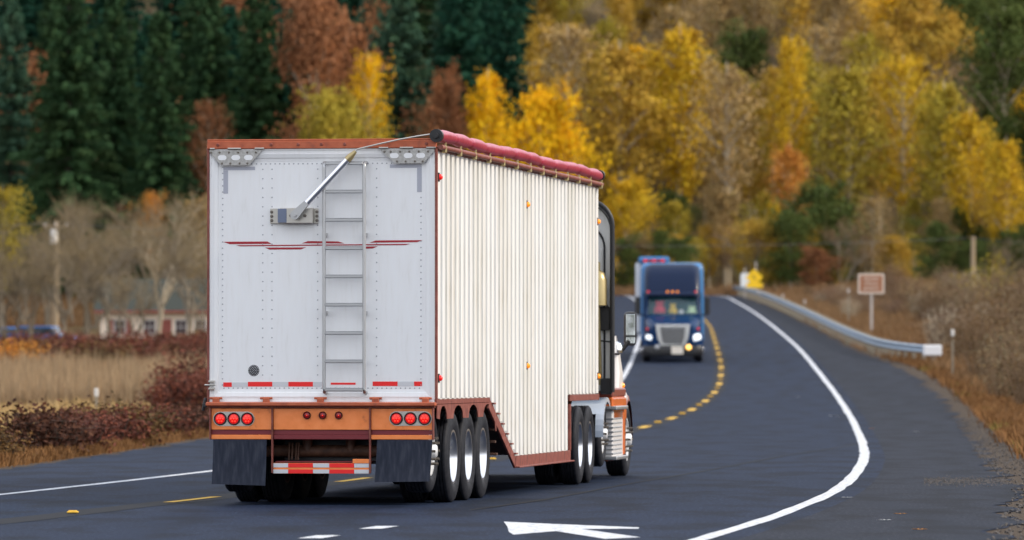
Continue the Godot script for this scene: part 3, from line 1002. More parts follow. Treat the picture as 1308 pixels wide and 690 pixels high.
	b.box(Vector3((g0.x + g1.x) / 2, (g0.y + g1.y) / 2, 0.045), Vector3(absf(g1.x - g0.x), absf(g1.y - g0.y), 0.06), 0.004)
	part(cr, "spring_housing", b, mat("housing_blue", 0.16, 0.19, 0.27, 0.5, 0.3))
	b = MB.new()
	for e in [[345, 270], [345, 275.5], [345, 281], [403.5, 270], [403.5, 275.5], [403.5, 281], [371.5, 275], [389.5, 275]]:
		var q := rp(e[0], e[1])
		b.lathe([Vector2(0.0, 0.02), Vector2(0.016, 0.018), Vector2(0.019, 0.0)], 8, Transform3D(Basis(Vector3.RIGHT, PI / 2), Vector3(q.x, q.y, -0.008 if e[0] < 350 or e[0] > 400 else 0.07)))
	part(cr, "bolts", b, M.bolt)
	var pv := rp(378.5, 274.5); var tip := rp(456, 193)
	b = MB.new()
	var dir := (tip - pv).normalized()
	var v3 := func(q: Vector2, z: float) -> Vector3: return Vector3(q.x, q.y, z)
	b.tube([v3.call(pv + dir * 0.14, 0.13), v3.call(pv + dir * 0.86, 0.13)], [0.036, 0.036], 12)
	part(cr, "arm_tube", b, M.polished)
	b = MB.new()
	var side := Vector2(-dir.y, dir.x)
	var fork := PackedVector2Array()
	for k in 9:
		var an := PI / 2 + PI * k / 8
		fork.append(pv + dir * cos(an) * 0.05 + side * sin(an) * 0.05)
	fork.append(pv + dir * 0.19 - side * 0.03); fork.append(pv + dir * 0.19 + side * 0.03)
	b.prism(fork, 0.03, Transform3D(Basis(), Vector3(0, 0, 0.176)))
	b.lathe([Vector2(0.0, 0.03), Vector2(0.02, 0.03), Vector2(0.022, 0.0)], 12, Transform3D(Basis(Vector3.RIGHT, PI / 2), Vector3(pv.x, pv.y, 0.17)))
	part(cr, "pivot_fork", b, M.aluminium)
	b = MB.new()
	b.tube([v3.call(pv + dir * 0.85, 0.13), v3.call(pv + dir * 0.90, 0.13), v3.call(pv + dir * 0.985, 0.12)], [0.04, 0.04, 0.02], 12)
	part(cr, "arm_socket", b, M.brass)
	b = MB.new()
	var path := []
	for e in [[454, 195, 0.12], [458, 190.5, 0.12], [470, 187.5, 0.11], [485, 184, 0.1], [510, 178.5, 0.09], [535, 174, 0.07], [552, 171.5, 0.06], [563, 171.5, 0.03]]:
		var q := rp(e[0], e[1])
		path.append(Vector3(q.x, q.y, e[2]))
	b.tube(path, 0.009, 8)
	part(cr, "flexible_rod", b, M.plated)
	# catch on the left post
	b = MB.new()
	var kc := rp(266, 491)
	b.box(Vector3(kc.x + 0.02, kc.y + 0.03, 0.025), Vector3(0.07, 0.025, 0.04), 0.005)
	b.box(Vector3(kc.x + 0.02, kc.y - 0.05, 0.025), Vector3(0.07, 0.025, 0.04), 0.005)
	b.tube([Vector3(kc.x - 0.06, kc.y - 0.01, 0.03), Vector3(kc.x + 0.06, kc.y - 0.01, 0.03)], 0.01, 8)
	part(t, "door_catch", b, M.plated)
	b = MB.new()
	var kb := rp(260, 518)
	b.tube([Vector3(kb.x, kb.y + 0.08, 0.0), Vector3(kb.x - 0.02, kb.y, 0.01), Vector3(kb.x - 0.03, kb.y - 0.06, 0.0)], 0.018, 8)
	b.box(Vector3(kb.x - 0.01, kb.y, 0.0), Vector3(0.05, 0.05, 0.06), 0.008)
	part(t, "air_fitting", b, M.black_trim)

func tail(t: Node3D) -> void:
	var b := MB.new()
	# sill under the door and the box behind the bumper face
	var q := rp(261, 518)
	b.box(Vector3(0, rp(0, 516.5).y, 0.02), Vector3(2.61, 0.045, 0.12), 0.01)
	part(t, "door_sill", b, M.orange_red)
	for px in [274, 339, 409, 480, 544]:
		b = MB.new()
		var h := rp(px, 511.5)
		b.box(Vector3(h.x, h.y, 0.03), Vector3(0.075, 0.055, 0.05), 0.008)
		b.tube([Vector3(h.x - 0.07, h.y + 0.022, 0.03), Vector3(h.x + 0.07, h.y + 0.022, 0.03)], 0.013, 8)
		part(t, "door_hinge", b, M.orange_red)
	# three bumper panels, set back a little under the sill
	for e in [[267, 345.5], [347.5, 471.5], [473.5, 552.5]]:
		b = MB.new()
		var lo := rp(e[0], 549.5); var hi := rp(e[1], 522)
		b.box(Vector3((lo.x + hi.x) / 2, (lo.y + hi.y) / 2, -0.02), Vector3(hi.x - lo.x, hi.y - lo.y, 0.04), 0.005)
		part(t, "bumper_panel", b, M.orange)
		b = MB.new()
		lo = rp(e[0] + 0.2, 555.6); hi = rp(e[1] - 0.2, 549.8)
		b.box(Vector3((lo.x + hi.x) / 2, (lo.y + hi.y) / 2, -0.035), Vector3(hi.x - lo.x, hi.y - lo.y, 0.04))
		part(t, "bumper_band", b, M.dark_band)
		b = MB.new()
		lo = rp(e[0], 561.8); hi = rp(e[1], 555.9)
		b.box(Vector3((lo.x + hi.x) / 2, (lo.y + hi.y) / 2, -0.015), Vector3(hi.x - lo.x, hi.y - lo.y, 0.05), 0.006)
		part(t, "bumper_lip", b, M.dark_band if e[0] == 347.5 else M.orange)
	b = MB.new()
	b.box(Vector3(0, rp(0, 520.3).y, 0.0), Vector3(2.58, 0.018, 0.07), 0.005)
	part(t, "bumper_cap", b, M.red_oxide)
	for px in [266.2, 346.5, 472.5, 553.4]:
		b = MB.new()
		var lo := rp(px, 605 if px > 300 and px < 500 else 562); var hi := rp(px, 521)
		b.box(Vector3(lo.x, (lo.y + hi.y) / 2, 0.005), Vector3(0.018, hi.y - lo.y, 0.06), 0.004)
		part(t, "bumper_upright", b, M.red_oxide)
	# lamps
	var lampset := func(px: float, py: float, r: float) -> void:
		var c := rp(px, py)
		var f := Transform3D(Basis(Vector3.RIGHT, PI / 2), Vector3(c.x, c.y, 0.002))
		var rb := MB.new()
		rb.lathe([Vector2(r * 1.02, 0.0), Vector2(r * 1.28, 0.0), Vector2(r * 1.28, 0.018), Vector2(r * 1.15, 0.026), Vector2(r * 1.0, 0.018)], 28, f)
		var o := part(t, "tail_lamp", rb, M.black_trim)
		rb = MB.new()
		rb.lathe([Vector2(0.0, 0.02), Vector2(r * 0.6, 0.017), Vector2(r * 1.02, 0.01)], 28, f)
		part(o, "lens", rb, M.lens_dark_red if r < 0.045 else M.lens_red)
		rb = MB.new()
		for k in (7 if r > 0.045 else 1):
			var an := TAU * k / 6.0
			var e := 0.0 if k == 6 or r < 0.045 else r * 0.55
			rb.lathe([Vector2(0.0, 0.009), Vector2(r * 0.1, 0.007), Vector2(r * 0.17, 0.0)], 10, Transform3D(f.basis, f.origin + Vector3(cos(an) * e, sin(an) * e, 0.016)))
		part(o, "diode_lights", rb, M.diode)
	var m := mat("diode", 0.8, 0.1, 0.05, 0.2)
	m.emission_enabled = true
	m.emission = Color(1.0, 0.16, 0.08)
	m.emission_energy_multiplier = 0.9
	for e in [[279, 296.5, 314, 535.5], [506.3, 524.2, 542.3, 534.8]]:
		b = MB.new()
		var a := rp(e[0], e[3]); var z := rp(e[2], e[3])
		var oval := PackedVector2Array()
		for i in 24:
			var an := TAU * i / 24
			oval.append((z if cos(an) > 0 else a) + Vector2(cos(an), sin(an)) * 0.082)
		b.prism(oval, 0.006, Transform3D(Basis(), Vector3(0, 0, 0.005)))
		part(t, "lamp_plate", b, M.plated)
		for k in 3: lampset.call(e[k], e[3], 0.056)
	for px in [391, 411.3, 432]: lampset.call(px, 530.8, 0.034)
	# mud flaps, a little bowed
	for e in [[[270, 562], [339, 562], [338.5, 621], [269, 619]], [[481.5, 562], [552.5, 562], [549.5, 615], [479, 616]]]:
		b = MB.new()
		var rings := []
		for v in 9:
			var ring := []
			for u in 9:
				var s := u / 8.0; var w := v / 8.0
				var tl := rp(e[0][0], e[0][1]); var tr := rp(e[1][0], e[1][1]); var br := rp(e[2][0], e[2][1]); var bl := rp(e[3][0], e[3][1])
				var p: Vector2 = tl.lerp(tr, s).lerp(bl.lerp(br, s), w)
				ring.append(Vector3(p.x, p.y, 0.01 + 0.05 * w * w + 0.014 * sin(s * 7.0 + e[0][0]) * w))
			rings.append(ring)
		b.loft(rings, false, false)
		var back := []
		for r in rings:
			var ring := []
			for p in r: ring.append(p - Vector3(0, 0, 0.009))
			back.append(ring)
		b.loft(back, false, false)
		for i in 8:
			b.quad(rings[i][0], rings[i + 1][0], back[i + 1][0], back[i][0], Vector3.LEFT)
			b.quad(rings[i][8], rings[i + 1][8], back[i + 1][8], back[i][8], Vector3.RIGHT)
			b.quad(rings[8][i], rings[8][i + 1], back[8][i + 1], back[8][i], Vector3.DOWN)
		part(t, "mud_flap", b, M.flap)
	# under-ride bar with red and white tape, and the tray behind it
	b = MB.new()
	var u0 := rp(347.5, 605.5); var u1 := rp(471.5, 592)
	b.box(Vector3((u0.x + u1.x) / 2, (u0.y + u1.y) / 2, -0.02), Vector3(u1.x - u0.x, u1.y - u0.y, 0.06), 0.006)
	var bar := part(t, "underride_bar", b, M.orange)
	for e in [[347.7, 367], [367, 399], [399, 420], [420, 452], [452, 471]]:
		var red: bool = e[0] == 367 or e[0] == 420
		for row in [[592.3, 597.6], [600.2, 605.2]]:
			var lo := rp(e[0] + 0.1, row[1]); var hi := rp(e[1] - 0.1, row[0])
			b = MB.new()
			b.box(Vector3((lo.x + hi.x) / 2, (lo.y + hi.y) / 2, 0.012), Vector3(hi.x - lo.x, hi.y - lo.y, 0.004))
			part(bar, "reflective_tape", b, M.tape_red if red else M.tape_silver)
	b = MB.new()
	b.box(Vector3(0, rp(0, 590.5).y, -0.3), Vector3(1.06, 0.012, 0.5))
	part(t, "tray", b, M.dark_band)
	b = MB.new()
	b.box(Vector3(rp(461, 590).x, rp(0, 589.5).y, 0.0), Vector3(0.19, 0.05, 0.04), 0.004)
	part(t, "bumper_tab", b, M.orange)
	b = MB.new()
	b.box(Vector3(0, 0.66, -0.62), Vector3(1.06, 0.42, 0.03))
	part(t, "rear_bulkhead", b, M.dark_steel)
	b = MB.new()
	for px in [360, 364, 369, 372]:
		var g := rp(px, 585)
		b.tube([Vector3(g.x, g.y - 0.03, -0.35), Vector3(g.x, g.y + 0.16, -0.4)], 0.012, 6)
	part(t, "air_hoses", b, M.grimy_steel)

func tarp(t: Node3D) -> void:
	# the rolled tarp with its straps, on the top right edge
	var b := MB.new()
	var path := []
	var rad := []
	var L := 13.7
	for i in 241:
		var s := i / 240.0
		var seg := fposmod(s * 12.0, 1.0)
		path.append(Vector3(1.315 + 0.006 * sin(s * 40.0), 4.125 + 0.01 * sin(s * 17.0), 0.02 - s * L))
		rad.append(0.042 + 0.032 * pow(sin(PI * seg), 0.35) + 0.004 * sin(s * 90.0) * sin(s * 31.0))
	b.tube(path, rad, 16)
	var r := part(t, "tarp_roll", b, M.vinyl)
	b = MB.new()
	for z in [0.05, -L - 0.01]:
		b.tube([Vector3(1.315, 4.125, z + 0.05), Vector3(1.315, 4.125, z - 0.05)], 0.074, 18)
		b.tube([Vector3(1.315, 4.125, z + 0.1), Vector3(1.315, 4.125, z)], 0.03, 10)
	part(r, "end_cap", b, M.black_trim)
	b = MB.new()
	b.tube([Vector3(1.35, 4.0, 0.0), Vector3(1.35, 4.0, -L)], 0.03, 10)
	part(t, "tarp_rail", b, M.red_oxide)
	for k in 13:
		b = MB.new()
		var z := -0.25 - k * (L - 0.4) / 12.0
		b.box(Vector3(1.352, 3.985, z), Vector3(0.055, 0.085, 0.07), 0.008)
		b.tube([Vector3(1.36, 3.99, z), Vector3(1.37, 4.06, z)], 0.012, 6)
		part(t, "tarp_bracket", b, M.brass)

# ---------------------------------------------------------------- the tractor that pulls it (same axes; its origin lies 15 m ahead of the trailer's tail)
func rrect(w: float, h: float, r: float, steps := 5) -> PackedVector2Array:
	var p := PackedVector2Array()
	for q in [[1, 1, 0.0], [-1, 1, PI / 2], [-1, -1, PI], [1, -1, PI * 1.5]]:
		for k in steps:
			var an: float = q[2] + PI / 2 * k / (steps - 1)
			p.append(Vector2(q[0] * (w / 2 - r) + cos(an) * r, q[1] * (h / 2 - r) + sin(an) * r))
	return p

func ring_xy(w: float, y0: float, y1: float, r: float, z: float, steps := 5) -> Array:
	var out := []
	for q in rrect(w, y1 - y0, minf(r, minf(w, y1 - y0) * 0.49), steps): out.append(Vector3(q.x, (y0 + y1) / 2 + q.y, z))
	return out

func ring_xz(w: float, z0: float, z1: float, r: float, y: float, steps := 5) -> Array:
	var out := []
	for q in rrect(w, absf(z1 - z0), minf(r, minf(w, absf(z1 - z0)) * 0.49), steps): out.append(Vector3(q.x, y, (z0 + z1) / 2 + q.y))
	return out

func tractor() -> void:
	var th := deg_to_rad(8.43)
	var tail_at := Vector3(-0.847 - 1.3 * cos(th), 0, -65.5 - 1.3 * sin(th))
	var t := thing("tractor_truck", "orange and white tractor truck pulling the white chip trailer", "truck", tail_at + Vector3(sin(th), 0, -cos(th)) * 15.0, -th + 0.024)
	mat("grille_grey", 0.3, 0.31, 0.33, 0.5, 0.3)
	var A := func(a: float) -> float: return -(a - 15.0)
	var b := MB.new()
	for s in [-1, 1]: b.box(Vector3(s * 0.42, 0.95, A.call(14.9)), Vector3(0.1, 0.28, 7.0), 0.01)
	part(t, "chassis", b, M.dark_steel)
	var big := wheel_meshes(0.515, 0.27, true)
	var single := wheel_meshes(0.45, 0.30, false)
	var steer := wheel_meshes(0.515, 0.30, false)
	for s in [-1.0, 1.0]:
		for a in [11.72, 12.88]:
			put_wheel(t, big, Vector3(s * 1.125, 0.515, A.call(a)), s, M.polished)
			put_wheel(t, big, Vector3(s * 0.8, 0.515, A.call(a)), -s, M.grimy_steel)
		put_wheel(t, single, Vector3(s * 1.1, 0.635, A.call(14.55)), s, M.wheel_white)
		put_wheel(t, steer, Vector3(s * 1.07, 0.515, A.call(18.05)), s, M.wheel_white)
		# bright quarter fender over the lifted wheel
		b = MB.new()
		var outer := []
		for k in 16:
			var an := deg_to_rad(-12 + 138 * k / 15.0)
			outer.append([A.call(14.55) + cos(an) * 0.56, 0.62 + sin(an) * 0.51])
		for k in 15:
			var p: Array = outer[k]; var q: Array = outer[k + 1]
			if k < 1: continue
			var inner := 0.84 if k > 4 else 1.19
			b.quad(Vector3(s * inner, p[1], p[0]), Vector3(s * 1.3, p[1], p[0]), Vector3(s * 1.3, q[1], q[0]), Vector3(s * inner, q[1], q[0]), Vector3(0, p[1] - 0.66, p[0] - A.call(14.55)))
			b.quad(Vector3(s * 1.3, p[1], p[0]), Vector3(s * 1.3, q[1], q[0]), Vector3(s * 1.3, q[1] - 0.06, q[0]), Vector3(s * 1.3, p[1] - 0.06, p[0]), Vector3(s, 0, 0))
		part(t, "wheel_fender", b, M.fender_pale)
		b = MB.new()
		b.box(Vector3(s * 0.82, 0.72, A.call(14.0)), Vector3(0.46, 0.5, 0.08), 0.02)
		part(t, "frame_box", b, M.olive_grime)
		# ribbed step box ahead of the lifted wheel
		b = MB.new()
		b.box(Vector3(s * 1.12, 0.62, A.call(16.0)), Vector3(0.34, 0.66, 1.3), 0.02)
		var st := part(t, "step_box", b, M.cab_white)
		for k in 9:
			b = MB.new()
			b.box(Vector3(s * 1.12, 0.35 + 0.06 * k, A.call(15.9)), Vector3(0.352, 0.024, 1.14), 0.006)
			part(st, "slat", b, M.grille_grey)
		for y in [0.29, 0.98]:
			b = MB.new()
			b.box(Vector3(s * 1.15, y, A.call(15.95)), Vector3(0.42, 0.05, 1.5), 0.01)
			part(st, "step", b, M.aluminium)
		b = MB.new()
		b.box(Vector3(s * 1.0, 0.62, A.call(16.0)), Vector3(0.5, 0.75, 1.2), 0.06)
		part(t, "fuel_tank", b, M.cab_orange)
		# orange cab skirt above the step
		b = MB.new()
		b.box(Vector3(s * 1.11, 0.96, A.call(16.3)), Vector3(0.36, 0.34, 1.7), 0.03)
		b.box(Vector3(s * 1.22, 0.66, A.call(16.78)), Vector3(0.16, 0.72, 0.26), 0.03)
		part(t, "cab_skirt", b, M.cab_orange)
		b = MB.new()
		b.box(Vector3(s * 1.1, 1.19, A.call(16.3)), Vector3(0.36, 0.12, 1.7), 0.02)
		part(t, "skirt_band", b, M.cab_maroon)
	# cab and sleeper
	b = MB.new()
	b.loft([ring_xz(2.16, A.call(15.0), A.call(17.3), 0.16, 1.15), ring_xz(2.2, A.call(15.0), A.call(17.35), 0.18, 1.5), ring_xz(2.18, A.call(15.0), A.call(17.2), 0.2, 2.1), ring_xz(2.25, A.call(15.0), A.call(16.6), 0.2, 2.9), ring_xz(2.05, A.call(15.05), A.call(16.1), 0.25, 3.5), ring_xz(1.6, A.call(15.2), A.call(15.8), 0.25, 3.72)])
	part(t, "cab", b, M.cab_white)
	b = MB.new()
	var back_poly := PackedVector2Array([Vector2(-1.34, 1.22)])
	for k in 9:
		var an := PI - PI / 2 * k / 8.0
		back_poly.append(Vector2(-1.0 + cos(an) * 0.34, 3.41 + sin(an) * 0.34))
	for k in 9:
		var an := PI / 2 - PI / 2 * k / 8.0
		back_poly.append(Vector2(1.0 + cos(an) * 0.34, 3.41 + sin(an) * 0.34))
	back_poly.append(Vector2(1.34, 1.22))
	b.prism(back_poly, 0.5, Transform3D(Basis(), Vector3(0, 0, A.call(14.46))))
	for k in 6: b.box(Vector3(1.22 - k * 0.48, 2.2, A.call(14.45)), Vector3(0.03, 1.9, 0.03), 0.006)
	part(t, "sleeper_back", b, M.fairing_grey)
	# arch-shaped roof and side fairing, open to the rear
	var arch := func(w: float, top: float, z: float) -> Array:
		var out := []
		var r := 0.34
		out.append(Vector3(-w, 1.2, z))
		for k in 9:
			var an := PI - PI / 2 * k / 8.0
			out.append(Vector3(-w + r + cos(an) * r, top - r + sin(an) * r, z))
		for k in 9:
			var an := PI / 2 - PI / 2 * k / 8.0
			out.append(Vector3(w - r + cos(an) * r, top - r + sin(an) * r, z))
		out.append(Vector3(w, 1.2, z))
		return out
	b = MB.new()
	b.loft([arch.call(1.40, 3.8, A.call(14.3)), arch.call(1.33, 3.78, A.call(15.0)), arch.call(1.2, 3.6, A.call(15.9))], false, false)
	b.loft([arch.call(1.37, 3.77, A.call(14.3)), arch.call(1.30, 3.75, A.call(15.0)), arch.call(1.17, 3.57, A.call(15.9))], false, false)
	part(t, "roof_fairing", b, M.fairing_grey)
	b = MB.new()
	b.tube(arch.call(1.395, 3.8, A.call(14.28)), 0.032, 8)
	part(t, "rubber_edge", b, M.black_trim)
	b = MB.new()
	b.tube(arch.call(1.27, 3.5, A.call(14.44)), 0.014, 8)
	part(t, "inner_seam", b, M.dark_steel)
	b = MB.new()
	b.box(Vector3(1.3, 1.28, A.call(14.4)), Vector3(0.16, 0.22, 0.1), 0.02)
	b.box(Vector3(1.28, 2.2, A.call(14.4)), Vector3(0.14, 0.32, 0.05), 0.01)
	part(t, "fairing_bracket", b, M.black_trim)
	b = MB.new()
	b.lathe([Vector2(0.0, 0.62), Vector2(0.03, 0.6), Vector2(0.03, 0.5), Vector2(0.09, 0.46), Vector2(0.12, 0.36), Vector2(0.12, 0.02), Vector2(0.0, 0.0)], 20, Transform3D(Basis(), Vector3(1.2, 2.36, A.call(14.28))))
	b.tube([Vector3(1.2, 2.4, A.call(14.28)), Vector3(1.22, 1.3, A.call(14.4))], 0.025, 8)
	part(t, "air_canister", b, M.brass)
	b = MB.new()
	b.tube([Vector3(1.22, 1.9, A.call(14.35)), Vector3(1.41, 1.88, A.call(14.3))], 0.012, 6)
	b.tube([Vector3(1.2, 2.55, A.call(14.4)), Vector3(1.36, 2.3, A.call(14.34)), Vector3(1.38, 1.7, A.call(14.32))], 0.014, 6)
	part(t, "air_hoses", b, M.black_trim)
	# hood and front fenders
	b = MB.new()
	b.loft([ring_xy(1.9, 0.9, 2.0, 0.25, A.call(17.1)), ring_xy(1.75, 0.85, 1.9, 0.3, A.call(17.9)), ring_xy(1.5, 0.8, 1.75, 0.3, A.call(18.7)), ring_xy(1.3, 0.75, 1.6, 0.25, A.call(18.95))])
	part(t, "hood", b, M.cab_orange)
	for s in [-1.0, 1.0]:
		b = MB.new()
		var rings := []
		for k in 11:
			var an := deg_to_rad(-15 + 200 * k / 10.0)
			var c := Vector3(0, 0.55 + sin(an) * 0.62, A.call(18.05) + cos(an) * 0.64)
			var rr := Vector3(0, sin(an), cos(an))
			rings.append([c + Vector3(s * 0.8, 0, 0), c + Vector3(s * 1.12, 0, 0) + rr * 0.03, c + Vector3(s * 1.21, 0, 0) - rr * 0.02, c + Vector3(s * 1.23, 0, 0) - rr * 0.1])
		b.loft(rings, false, false)
		part(t, "front_fender", b, M.cab_maroon)
		# curved white cowl between door and fender
		b = MB.new()
		b.loft([ring_xz(0.2, A.call(16.9), A.call(17.6), 0.08, 1.2), ring_xz(0.22, A.call(16.95), A.call(17.5), 0.08, 1.45), ring_xz(0.16, A.call(17.0), A.call(17.35), 0.07, 1.75), ring_xz(0.1, A.call(17.0), A.call(17.2), 0.04, 1.98)])
		var cw := part(t, "cowl", b, M.cab_white)
		cw.position.x = s * 1.1
		b = MB.new()
		b.lathe([Vector2(0.0, 0.05), Vector2(0.035, 0.035), Vector2(0.045, 0.0)], 12, Transform3D(Basis(Vector3.FORWARD, s * PI / 2), Vector3(s * 1.19, 1.28, A.call(17.45))))
		part(t, "turn_lamp", b, M.lens_amber)
		b = MB.new()
		b.loft([ring_xz(0.12, A.call(17.5), A.call(17.75), 0.05, 1.02), ring_xz(0.2, A.call(17.45), A.call(17.8), 0.08, 1.1), ring_xz(0.16, A.call(17.5), A.call(17.75), 0.07, 1.18), ring_xz(0.05, A.call(17.58), A.call(17.68), 0.02, 1.22)])
		var hm := part(t, "fender_cap", b, M.cab_white)
		hm.position.x = s * 1.15
		# wing mirror on its arm
		var mr := holder(t, "wing_mirror", Vector3(s * 1.05, 1.75, A.call(17.0)))
		mr.rotation.y = s * 0.17
		b = MB.new()
		b.tube([Vector3(0, 0, 0), Vector3(s * 0.14, -0.01, 0), Vector3(s * 0.2, 0.04, 0), Vector3(s * 0.29, 0.16, 0.0)], 0.03, 10)
		part(mr, "arm", b, M.black_trim)
		b = MB.new()
		b.loft([ring_xy(0.17, 0.1, 0.56, 0.05, 0.0), ring_xy(0.18, 0.09, 0.57, 0.06, -0.05), ring_xy(0.13, 0.15, 0.51, 0.05, -0.13)])
		var hd := part(mr, "housing", b, M.black_trim)
		hd.position.x = s * 0.31
		b = MB.new()
		b.box(Vector3(0, 0.385, 0.004), Vector3(0.125, 0.3, 0.008), 0.003)
		b.box(Vector3(0, 0.17, 0.004), Vector3(0.125, 0.09, 0.008), 0.003)
		var gl := part(mr, "mirror_glass", b, M.mirror_glass)
		gl.position.x = s * 0.31
		b = MB.new()
		b.lathe([Vector2(0.0, 0.07), Vector2(0.06, 0.05), Vector2(0.08, 0.0), Vector2(0.07, -0.09), Vector2(0.0, -0.1)], 16, Transform3D(Basis(), Vector3(s * 0.12, 0.08, 0.05)))
		part(mr, "spot_mirror", b, M.chrome)
	b = MB.new()
	b.tube([Vector3(-1.0, 0.9, A.call(14.9)), Vector3(-1.0, 3.9, A.call(14.9))], 0.07, 12)
	part(t, "exhaust_stack", b, M.chrome)
	b = MB.new()
	b.lathe([Vector2(0.0, 0.14), Vector2(0.5, 0.12), Vector2(0.52, 0.0), Vector2(0.0, -0.02)], 24, Transform3D(Basis(), Vector3(0, 1.05, A.call(12.6))))
	part(t, "fifth_wheel", b, M.dark_steel)
	b = MB.new()
	b.box(Vector3(0, 0.5, A.call(18.95)), Vector3(2.3, 0.4, 0.2), 0.06)
	part(t, "front_bumper", b, M.chrome)

# ---------------------------------------------------------------- the oncoming blue truck (faces +z; origin under its front bumper)
func plush(called: String, label: String, m: Material, at: Vector3, w: float, h: float) -> void:
	var b := MB.new()
	b.lathe([Vector2(0.0, h), Vector2(w * 0.2, h * 0.96), Vector2(w * 0.33, h * 0.8), Vector2(w * 0.28, h * 0.6), Vector2(w * 0.42, h * 0.45), Vector2(w * 0.5, h * 0.2), Vector2(w * 0.4, h * 0.02), Vector2(0.0, 0.0)], 16)
	for s in [-1, 1]:
		b.lathe([Vector2(0.0, 0.1 * h), Vector2(0.09 * w, 0.05 * h), Vector2(0.1 * w, -0.05 * h)], 8, Transform3D(Basis(), Vector3(s * w * 0.25, h * 0.95, 0)))
	var o := part(self, called, b, m)
	o.position = at
	tag(o, label, "ornament", "ornaments on the blue truck's dashboard")

func blue_truck() -> void:
	var d := 231.0
	var base := Vector3(6.33, rise(d) + 0.002, -d)
	var t := thing("blue_truck", "dark blue highway truck with lit headlights coming down the road", "truck", base, deg_to_rad(-1.0))
	var b := MB.new()
	# hood
	b.loft([ring_xy(1.55, 0.62, 1.5, 0.18, -0.02), ring_xy(1.85, 0.55, 1.58, 0.28, -0.2), ring_xy(2.1, 0.5, 1.68, 0.3, -0.6), ring_xy(2.2, 0.5, 1.85, 0.3, -1.35), ring_xy(2.22, 0.5, 1.88, 0.3, -1.5)])
	part(t, "hood", b, M.blue_paint)
	# lower cab
	b = MB.new()
	b.loft([ring_xz(2.25, -1.4, -3.6, 0.15, 0.6), ring_xz(2.3, -1.4, -3.6, 0.18, 1.3), ring_xz(2.3, -1.42, -3.6, 0.2, 1.9)])
	part(t, "cab", b, M.blue_paint)
	# pillars, rear wall of the cabin
	b = MB.new()
	for s in [-1.0, 1.0]:
		b.tube([Vector3(s * 1.04, 1.86, -1.55), Vector3(s * 1.0, 2.74, -1.95)], 0.06, 8)
		b.box(Vector3(s * 1.12, 2.3, -3.0), Vector3(0.06, 0.95, 1.2), 0.01)
	part(t, "pillar", b, M.blue_paint)
	b = MB.new()
	b.box(Vector3(0, 2.3, -2.7), Vector3(2.1, 0.95, 0.05))
	part(t, "cabin_back", b, M.dash_dark)
	b = MB.new()
	b.loft([ring_xz(1.95, -1.55, -2.2, 0.1, 1.86), ring_xz(1.9, -1.6, -2.2, 0.1, 1.93)])
	part(t, "dashboard", b, M.dash_dark)
	for s in [-1, 1]:
		b = MB.new()
		b.loft([ring_xz(0.5, -2.35, -2.6, 0.1, 1.5), ring_xz(0.52, -2.38, -2.6, 0.1, 2.2), ring_xz(0.3, -2.42, -2.58, 0.08, 2.3), ring_xz(0.3, -2.42, -2.58, 0.08, 2.5)])
		var o := part(t, "seat", b, M.dash_dark)
		o.position.x = s * 0.55
	# windscreen, bowed
	b = MB.new()
	var rings := []
	for k in 2:
		var ring := []
		for i in 13:
			var u := -1.0 + i / 6.0
			ring.append(Vector3(u * lerpf(1.04, 0.98, k), lerpf(1.88, 2.72, k), lerpf(-1.36, -1.8, k) - 0.18 * u * u))
		rings.append(ring)
	b.loft(rings, false, false)
	part(t, "windscreen", b, M.pane)
	# roof fairing: dark face with lighter blue shoulders
	b = MB.new()
	b.loft([ring_xz(2.15, -1.78, -3.6, 0.2, 2.70), ring_xz(2.2, -1.9, -3.6, 0.25, 3.0), ring_xz(2.2, -2.15, -3.6, 0.3, 3.45), ring_xz(2.14, -2.5, -3.6, 0.35, 3.8), ring_xz(1.9, -2.9, -3.6, 0.3, 3.93)])
	part(t, "roof_cap", b, M.navy_paint)
	b = MB.new()
	b.loft([ring_xz(2.52, -2.75, -5.2, 0.14, 0.9), ring_xz(2.52, -2.75, -5.2, 0.16, 2.6), ring_xz(2.5, -2.75, -5.2, 0.2, 3.7), ring_xz(2.4, -2.9, -5.2, 0.3, 3.9), ring_xz(2.2, -3.1, -5.1, 0.3, 3.97)])
	part(t, "sleeper", b, M.light_blue_paint)
	b = MB.new()
	b.loft([ring_xz(2.05, -1.6, -2.2, 0.2, 2.62), ring_xz(2.08, -1.55, -2.2, 0.2, 2.72), ring_xz(2.05, -1.8, -2.3, 0.2, 2.8)])
	part(t, "sun_visor", b, M.navy_paint)
	for x in [-0.96, -0.2, 0.0, 0.2, 0.92]:
		b = MB.new()
		b.lathe([Vector2(0.0, 0.06), Vector2(0.04, 0.05), Vector2(0.055, 0.0)], 10, Transform3D(Basis(Vector3.RIGHT, PI / 2), Vector3(x, 2.79, -1.74 - 0.08 * x * x)))
		part(t, "marker_lamp", b, M.lens_amber if absf(x) < 0.5 else M.lens_red)
	# grille: bright surround, dark mouth, bars
	b = MB.new()
	var outer := [Vector2(-0.68, 1.5), Vector2(0.68, 1.5), Vector2(0.6, 0.95), Vector2(0.48, 0.66), Vector2(-0.48, 0.66), Vector2(-0.6, 0.95)]
	b.prism(PackedVector2Array(outer), 0.05, Transform3D(Basis(), Vector3(0, 0, 0.02)))
	var gr := part(t, "grille", b, M.chrome)
	b = MB.new()
	b.prism(PackedVector2Array([Vector2(-0.5, 1.4), Vector2(0.5, 1.4), Vector2(0.44, 0.95), Vector2(0.38, 0.72), Vector2(-0.38, 0.72), Vector2(-0.44, 0.95)]), 0.02, Transform3D(Basis(), Vector3(0, 0, 0.026)))
	part(gr, "mouth", b, M.sign_black)
